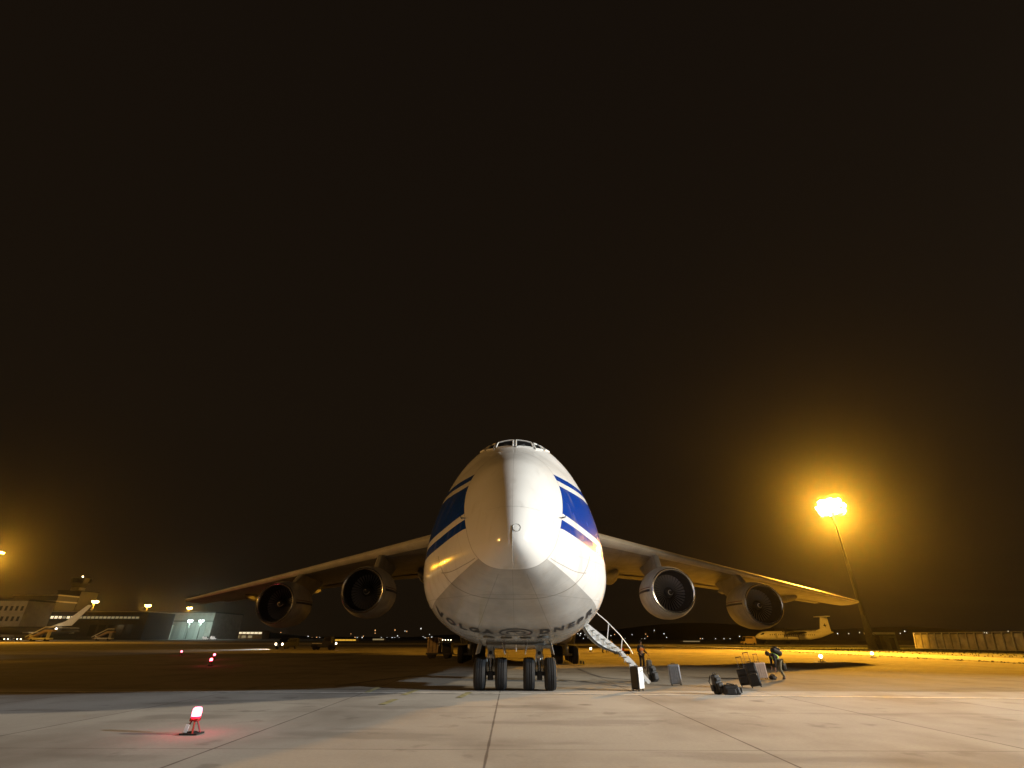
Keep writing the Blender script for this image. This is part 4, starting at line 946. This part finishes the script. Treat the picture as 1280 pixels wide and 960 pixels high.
w = x1 - x0; b = MB(); b.box((0, 15, z1 / 2), (w, 30, z1)); b.build('wall', M['darkwall'], T); b = MB(); b.box((0, 15, z1 + .3), (w + 1, 31, .6)); b.build('roof', M['concretewall'], T)
for k in range(26):
    xx = -w / 2 + 8 + k * (w - 12) / 26
    b = MB(); b.box((xx, -.06, z1 - 3.4), ((w - 12) / 26 * .7, .1, 1.7 - .02 * k)); b.build('window', M['window'] if 3 <= k < 11 and k != 7 else M['windowdim'], T)
for k in range(5):
    b = MB(); b.box((-w / 2 + 50 + k * 6.3, -.06, 5.5), (4.6, .1, 7)); b.build('glazed_bay', M['darkglass'], T)
Y = 420; x0, x1, z1 = B(8, 64, 743, Y, 30); T = empty('terminal_upper_block', ((x0 + x1) / 2, Y, 0), 0, 'upper terminal block with pale roof bands behind the dark hall', 'building'); w = x1 - x0
b = MB(); b.box((0, 10, z1 / 2), (w, 20, z1)); b.build('wall', M['darkwall'], T); b = MB(); b.box((0, 9.5, z1 - .5), (w + 1, 21.5, .9)); b.box((0, 9.5, z1 - 5), (w + 1, 21.5, .9)); b.build('roof_band', M['concretewall'], T)
Y = 470; x0, x1, z1 = B(62, 92, 739, Y, 30); T = empty('plant_block', ((x0 + x1) / 2, Y, 0), 0, 'dark rooftop block below the control tower', 'building'); w = x1 - x0
b = MB(); b.box((0, 10, z1 / 2), (w, 20, z1)); b.build('wall', M['darkwall'], T); b = MB(); b.box((0, 10, z1 + .3), (w + 1, 21, .6)); b.build('roof', M['darkglass'], T)
# control tower
Y = 500; zt_ = hz(722 + 1.9, Y); x = xat(104, Y, zt_); T = empty('control_tower', (x, Y, 0), 0, 'tall airport control tower with wide dark cab rising behind the terminal', 'tower')
b = MB(); b.prism([(-5, 0), (5, 0), (3.6, zt_ - 9), (-3.6, zt_ - 9)], 8, 'XZ'); b.build('shaft', M['concretewall'], T)
b = MB(); b.lathe([(3.6, zt_ - 9), (7.6, zt_ - 6), (8.2, zt_ - 5.5), (8.2, zt_ - 4.8), (2, zt_ - 4.8)], 'Z', n=10); b.build('gallery', M['darkwall'], T)
b = MB(); b.lathe([(7.0, zt_ - 4.8), (7.9, zt_ - 1.2)], 'Z', n=10); b.build('cab_glass', M['darkglass'], T); b = MB(); b.lathe([(.1, zt_ - 1.2), (8.3, zt_ - 1.2), (8.0, zt_ - .3), (.1, zt_)], 'Z', n=10); b.build('roof', M['darkwall'], T)
b = MB(); b.tube([(0, 0, zt_), (0, 0, zt_ + 4)], .15, 5); b.build('antenna', M['galv'], T); b = MB(); b.ball((0, 0, zt_ + .9), .6, 8); b.build('obstruction_light', M['whitelamp'], T)
# hangar
Y = 470; x0, x1, z1 = B(193, 266, 766, Y, 40); T = empty('hangar', ((x0 + x1) / 2, Y, 0), 0, 'large hangar with ribbed front lit green white by two floodlights', 'hangar'); w = x1 - x0
b = MB(); b.box((0, 25, z1 / 2), (w, 50, z1)); b.build('wall', M['concretewall'], T); b = MB(); b.box((0, 24, z1 + .4), (w + 2, 52, .8)); b.build('roof', M['darkwall'], T)
for k in range(10): b = MB(); b.box((-w / 2 + 5 + k * (w - 8) / 10, -.25, z1 * .33), ((w - 8) / 10 * .93, .3, z1 * .64)); b.build('door_panel', mat('door_panel_%s' % 'a', (.27 + .05 * (k % 3), .28 + .05 * (k % 3), .27 + .05 * (k % 3)), .7), T)
b = MB(); b.box((0, -.5, z1 * .68), (w, 1, .9)); b.build('door_track', M['galv'], T)
Y = 440; x0, x1, z1 = B(140, 196, 780, Y, 30); T = empty('service_building', ((x0 + x1) / 2, Y, 0), 0, 'low ribbed service building between the terminal hall and the hangar', 'building'); w = x1 - x0
b = MB(); b.box((0, 10, z1 / 2), (w, 20, z1)); b.build('wall', M['concretewall'], T); b = MB(); b.box((0, 10, z1 + .2), (w + 1, 21, .4)); b.build('roof', M['darkwall'], T)
for k in range(7): b = MB(); b.box((-w / 2 + 3.5 + k * w / 7.4, -.12, z1 * .5), (w / 9, .2, z1 * .8)); b.build('panel', M['cabin'], T)
# low lit building
Y = 560; x0, x1, z1 = B(282, 329, 789, Y, 20); T = empty('lit_office', ((x0 + x1) / 2, Y, 0), 0, 'low office building with a brightly lit top row of windows', 'building'); w = x1 - x0
b = MB(); b.box((0, 8, z1 / 2), (w, 16, z1)); b.build('wall', M['concretewall'], T); b = MB(); b.box((0, 8, z1 + .2), (w + 1, 17, .4)); b.build('roof', M['darkwall'], T)
for k in range(9): b = MB(); b.box((-w / 2 + 3 + k * w / 9.4, -.06, z1 - 1.6), (w / 11.5, .1, 1.6)); b.build('window', M['window'], T)
for k in range(4): b = MB(); b.box((-w / 2 + 7 + k * w / 6, -.06, z1 - 5), (w / 9, .1, 2.2)); b.build('lower_window', M['windowdim'], T)
# long low lit halls
for px0, px1, pt_, Y, m, lb in ((420, 446, 799, 300, 'strip', 'low long hall glowing yellow beyond the left engines'), (467, 481, 798.2, 380, 'windowdim', 'short dim shed right of the glowing yellow hall'), (855, 876, 801, 330, 'windowdim', 'pale low shed under the right inner engine')):
    x0, x1, z1 = B(px0, px1, pt_ , Y, 8); T = empty('low_hall', ((x0 + x1) / 2, Y, 0), 0, lb, 'building'); w = x1 - x0
    b = MB(); b.box((0, 3, z1 / 2), (w, 6, z1)); b.build('wall', M['concretewall'], T); b = MB(); b.box((0, 3, z1 + .15), (w + .4, 6.4, .3)); b.build('roof', M['darkwall'], T)
    for k in range(6): b = MB(); b.box((-w / 2 + w / 12 + k * w / 6, -.05, z1 * .58), (w / 6 * .92, .08, z1 * .6)); b.build('lit_front', M[m], T)
# parked airliner tail on the left
Y = 300; zt_ = hz(756 + 1.8, Y); xt = xat(112, Y, zt_); 
T = empty('parked_airliner', (xat(60, Y, 3), Y, 0), R(6), 'parked airliner with tall swept white tail fin at the terminal', 'aircraft'); ox = xat(60, Y, 3)
b = MB(); L0 = xt - ox; zz = zt_
b.prism([(L0 - 1.5, zz), (L0 + .8, zz), (L0 - 6, 7.2), (L0 - 17, 6.6), (L0 - 14, 7.8), (L0 - 10, 9.3)], .5, 'XZ'); b.build('tail_fin', M['white'], T, bevel=.1)
b = MB(); b.lathe([(.1, L0 - 46), (1.0, L0 - 45), (1.8, L0 - 42), (2.0, L0 - 38), (2.0, L0 - 16), (1.5, L0 - 8), (.4, L0 - 1)], 'X', (0, 0, 4.6), 20); b.build('fuselage', M['darkwall'], T, smooth=True)
b = MB(); b.prism([(L0 - 8, -7), (L0 - 6, -7), (L0 - 4, 0), (L0 - 6, 7), (L0 - 8, 7), (L0 - 10, 0)], .25, 'XY', 6.0); b.build('tailplane', M['white'], T)
b = MB(); b.prism([(L0 - 30, 0), (L0 - 16, -15), (L0 - 13, -15), (L0 - 20, 0), (L0 - 13, 15), (L0 - 16, 15)], .4, 'XY', 3.6); b.build('wing', M['white'], T)
for xx, yy in ((L0 - 22, -2.5), (L0 - 22, 2.5), (L0 - 40, 0)): b = MB(); b.tube([(xx, yy, 3.5), (xx, yy, .5)], .15, 6); b.lathe([(.05, -.3), (.55, -.28), (.55, .28), (.05, .3)], 'Y', (xx, yy, .55), 14); b.build('landing_gear', M['rubber'], T)
b = MB(); b.ball((L0 - 12, -2.0, 5.6), .45, 8); b.build('cabin_light', M['whitelamp'], T)
lamp('airliner_stand_light', (xt - 2, Y - 22, 11), 5000, (1, .7, .35), .4)
# mobile passenger stairs
def mobile_stairs(px, Y, flip, label, sc=1):
    x = xat(px, Y, 2); T = empty('mobile_stairs', (x, Y, 0), 0, label, 'stairs vehicle', 'mobile passenger stairs'); f = flip
    b = MB(); b.prism([(f * -5.5, .6), (f * 1.5, 4.4), (f * 5.0, 4.4), (f * 5.0, 3.6), (f * 2.0, 3.6), (f * -4.6, .6)], 2.0, 'XZ'); b.build('stair_flight', M['tan'], T)
    b = MB(); b.prism([(f * -5.8, 1.7), (f * 1.4, 5.6), (f * 5.0, 5.6), (f * 5.0, 5.3), (f * 1.6, 5.3), (f * -5.6, 1.4)], .08, 'XZ', -1.0); b.build('handrail', M['white'], T)
    b = MB(); b.box((f * .6, 0, .95), (8.8, 2.0, .7)); b.box((f * 3.2, 0, 2.2), (.3, 1.6, 2.8)); b.box((f * -3.2, 0, 1.6), (1.6, 1.9, 1.2)); b.build('truck_body', M['white'], T, bevel=.05)
    for sx in (-2.8, 3.2):
        b = MB(); b.lathe([(.05, -1.05), (.5, -1.0), (.5, 1.0), (.05, 1.05)], 'Y', (f * sx, 0, .5), 16); b.build('wheel_pair', M['rubber'], T)
mobile_stairs(52, 235, 1, 'pale mobile passenger stairs left of the white tail fin')
mobile_stairs(131, 290, 1, 'second mobile stairs right of the white tail fin')
Y = 290
for px, lb in ((4, 'car at the very left edge with one lamp lit'), (20, 'car parked left of the passenger stairs')):
    vehicle((xat(px, 240), 240, 0), R(70), lb, 'car', 4.3, 1.8, 1.5, M['cartblue'], name='parked_car', group='cars parked at the left')
# white dome, drawn as a glowing globe on a post
x = xat(160, 400, 5); T = empty('dome_globe', (x, 400, 0), 0, 'round white glowing globe on a short post before the service building', 'lamp'); b = MB(); b.tube([(0, 0, 0), (0, 0, hz(790, 400))], .25, 6); b.build('post', M['galv'], T); b = MB(); b.ball((0, 0, hz(789.7, 400)), 1.5, 12); b.build('globe', M['whitelamp'], T, smooth=True)
for px, lb in ((258, 'white parked van, left of the pair beside the hangar'), (268, 'white parked van, right of the pair beside the hangar')):
    vehicle((xat(px, 430), 430, 0), R(80), lb, 'van', 5.2, 2.0, 2.4, M['whitebright'], lights=0, name='parked_van', group='white vans beside the hangar')
lamp('hangar_van_light', (xat(263, 425), 418, 7), 5000, (1, .95, .85), .4)

# ================================================================== RIGHT: turboprop airliner
Y = 200; x = xat(993, Y, 3); T = empty('turboprop_aircraft', (x, Y, 0), R(4), 'white T tailed turboprop aircraft parked side on at the far right', 'aircraft')
b = MB(); vs = []; n_ = 20
st = [(-14.6, .05, 2.5), (-14.2, .5, 2.5), (-13.2, .95, 2.65), (-11.8, 1.3, 2.85), (-10, 1.42, 2.95), (6, 1.42, 2.95), (10, 1.15, 3.3), (13, .7, 3.75), (15.6, .15, 4.1)]
for (xx, r, zc) in st:
    for k in range(n_): a = 2 * math.pi * k / n_; vs.append((xx, r * math.cos(a), zc + r * math.sin(a)))
b.add(vs, [(i * n_ + k, i * n_ + (k + 1) % n_, (i + 1) * n_ + (k + 1) % n_, (i + 1) * n_ + k) for i in range(len(st) - 1) for k in range(n_)]); fu = b.build('fuselage', M['white'], T, smooth=True)
b = MB(); b.prism([(8.0, 4.3), (10.8, 5.2), (12.0, 9.3), (14.6, 9.3), (14.8, 4.2)], .32, 'XZ'); tf = b.build('tail_fin', M['white'], T, bevel=.06)
b = MB(); b.prism([(12.3, 6.3), (13.1, 7.1), (13.0, 6.5), (13.7, 6.6), (13.1, 6.1), (13.2, 5.6), (12.8, 6.0)], .02, 'XZ', -.18); b.build('tail_emblem', M['letter'], tf)
b = MB(); b.prism([(11.9, -3.8), (13.4, -3.8), (14.8, 0), (13.4, 3.8), (11.9, 3.8), (11.6, 0)], .22, 'XY', 9.3); b.build('tailplane', M['white'], T)
b = MB(); b.prism([(-2.6, 0), (-1.6, -14), (-.2, -14), (1.2, 0), (-.2, 14), (-1.6, 14)], .3, 'XY', 4.35); b.build('wing', M['wing'], T)
for s in (-1, 1):
    b = MB(); b.lathe([(.25, -5.2), (.5, -4.8), (.62, -3.5), (.6, 0), (.2, 2.6)], 'X', (0, s * 4.1, 3.9), 16); nc = b.build('engine_nacelle', M['darkmetal'], T, smooth=True)
    b = MB()
    for k in range(6):
        a = k * math.pi / 3 + .2; b.box((-5.3, s * 4.1 + 1.0 * math.cos(a), 3.9 + 1.0 * math.sin(a)), (.08, .26, 2.0), Matrix.Rotation(a - math.pi / 2, 3, 'X'))
    b.build('propeller', M['darkmetal'], nc)
    b = MB(); b.tube([(-.5, s * 3.8, 3.4), (-.5, s * 3.8, .5)], .12, 6); b.lathe([(.05, -.25), (.5, -.22), (.5, .22), (.05, .25)], 'Y', (-.5, s * 3.8, .5), 14); b.build('main_gear', M['rubber'], T)
b = MB(); b.tube([(-11.2, 0, 1.8), (-11.2, 0, .35)], .1, 6); b.lathe([(.05, -.15), (.35, -.13), (.35, .13), (.05, .15)], 'Y', (-11.2, 0, .35), 12); b.build('nose_gear', M['rubber'], T)
b = MB(); b.prism([(-13.2, 3.15), (-12.4, 3.75), (-11.6, 3.8), (-11.7, 3.2)], .02, 'XZ', -1.16); b.build('cockpit_window', M['darkglass'], fu)
for k in range(22):
    b = MB(); b.box((-9.6 + k * .8, -1.40, 3.2), (.28, .05, .38)); b.build('cabin_window', M['darkglass'], fu)
b = MB(); b.box((-8.6 + 1.2, -1.41, 2.9), (.8, .05, 1.6)); b.build('door', M['strut'], fu)
x = xat(936, 190, 1); vehicle((x, 190, 0), R(-80), 'small service truck parked at the nose of the turboprop', 'truck', 5.0, 2.2, 2.6, M['tan'], lights=0, name='service_truck')
# ================================================================== distant dots on the horizon
dots = []
rr = random.Random(3)
for k in range(26): dots.append((rr.uniform(332, 560), 799.5 - 14 * rr.random() ** 2, rr.choice('wwwo')))
for k in range(20): dots.append((rr.uniform(700, 750), 800 - 14 * rr.random() ** 1.5, rr.choice('www')))
for k in range(14): dots.append((rr.uniform(750, 935), 801 - 12 * rr.random() ** 2, rr.choice('wwo')))
for px, py, c in ((545, 797, 'o'), (549, 797, 'o'), (534, 799, 'o'), (712, 795, 'w'), (727, 792, 'w'), (741, 791, 'w'), (746, 794, 'w'), (803, 804, 'w'), (807, 804, 'w'), (819, 788, 'w'), (1048, 792, 'w'), (1062, 792, 'w'), (1132, 789, 'w'), (500, 801, 'w')): dots.append((px, py, c))
for k in range(8): dots.append((rr.uniform(1045, 1280), rr.uniform(788, 797), 'w'))
M['dotw'] = mat('tiny_lamp_white', (.5, .5, .5), .5, emit=(.9, .9, .85), es=2.2); M['doto'] = mat('tiny_lamp_orange', (.5, .4, .3), .5, emit=(1, .5, .18), es=2.2)
dm = {}
for c in 'wo':
    b = MB(); b.ball((0, 0, 0), .62, 8); b.cur = 1; b.tube([(0, 0, -8), (0, 0, -.5)], .12, 4); o = b.build('distant_lamp', [M['dot' + c], M['darkmetal']]); dm[c] = o
first = {'w': True, 'o': True}
for px, py, c in dots:
    Y = rr.uniform(560, 980); z = max(2.0, hz(py - (px - 640) * .0035, Y)); o = dm[c] if first[c] else dm[c].copy()
    if not first[c]: C.objects.link(o)
    first[c] = False
    sc_ = rr.uniform(.35, .9) * Y / 750; o.location = (xat(px, Y, z), Y, z); o.scale = (sc_, sc_, max(sc_, z / 8))
    tag(o, 'tiny white lamp on a post on the dark horizon' if c == 'w' else 'tiny orange lamp on a post on the dark horizon', 'lamp', 'tiny distant lamps, ' + ('white' if c == 'w' else 'orange'))
# grass tufts on verge
b = MB()
for k in range(3600):
    x = rr.uniform(55.5, 90) if k % 4 else rr.uniform(42.9, 45.6); y = rr.uniform(34, 150); h = rr.uniform(.03, .16) * (1 if x > 50 else .7); a = rr.uniform(0, 6.28); w = .12
    b.add([(x - w * math.cos(a), y - w * math.sin(a), 0), (x + w * math.cos(a), y + w * math.sin(a), 0), (x + rr.uniform(-.1, .1), y + rr.uniform(-.1, .1), h)], [(0, 1, 2)])
tag(b.build('grass_tufts', M['grass'], recalc=False), kind='stuff')
# ================================================================== haze
hb = MB(); hb.box((0, 530, 39.5), (2320, 1320, 81)); hzo = hb.build('haze', [], recalc=True)
hm = bpy.data.materials.new('night_haze'); hm.use_nodes = True; ht = hm.node_tree; ht.nodes.clear()
o1 = ht.nodes.new('ShaderNodeOutputMaterial'); pv = ht.nodes.new('ShaderNodeVolumePrincipled'); pv.inputs['Color'].default_value = (.95, .95, .95, 1); pv.inputs['Density'].default_value = .00011; pv.inputs['Anisotropy'].default_value = .93
ht.links.new(pv.outputs[0], o1.inputs['Volume']); hzo.data.materials.append(hm); tag(hzo, kind='stuff')
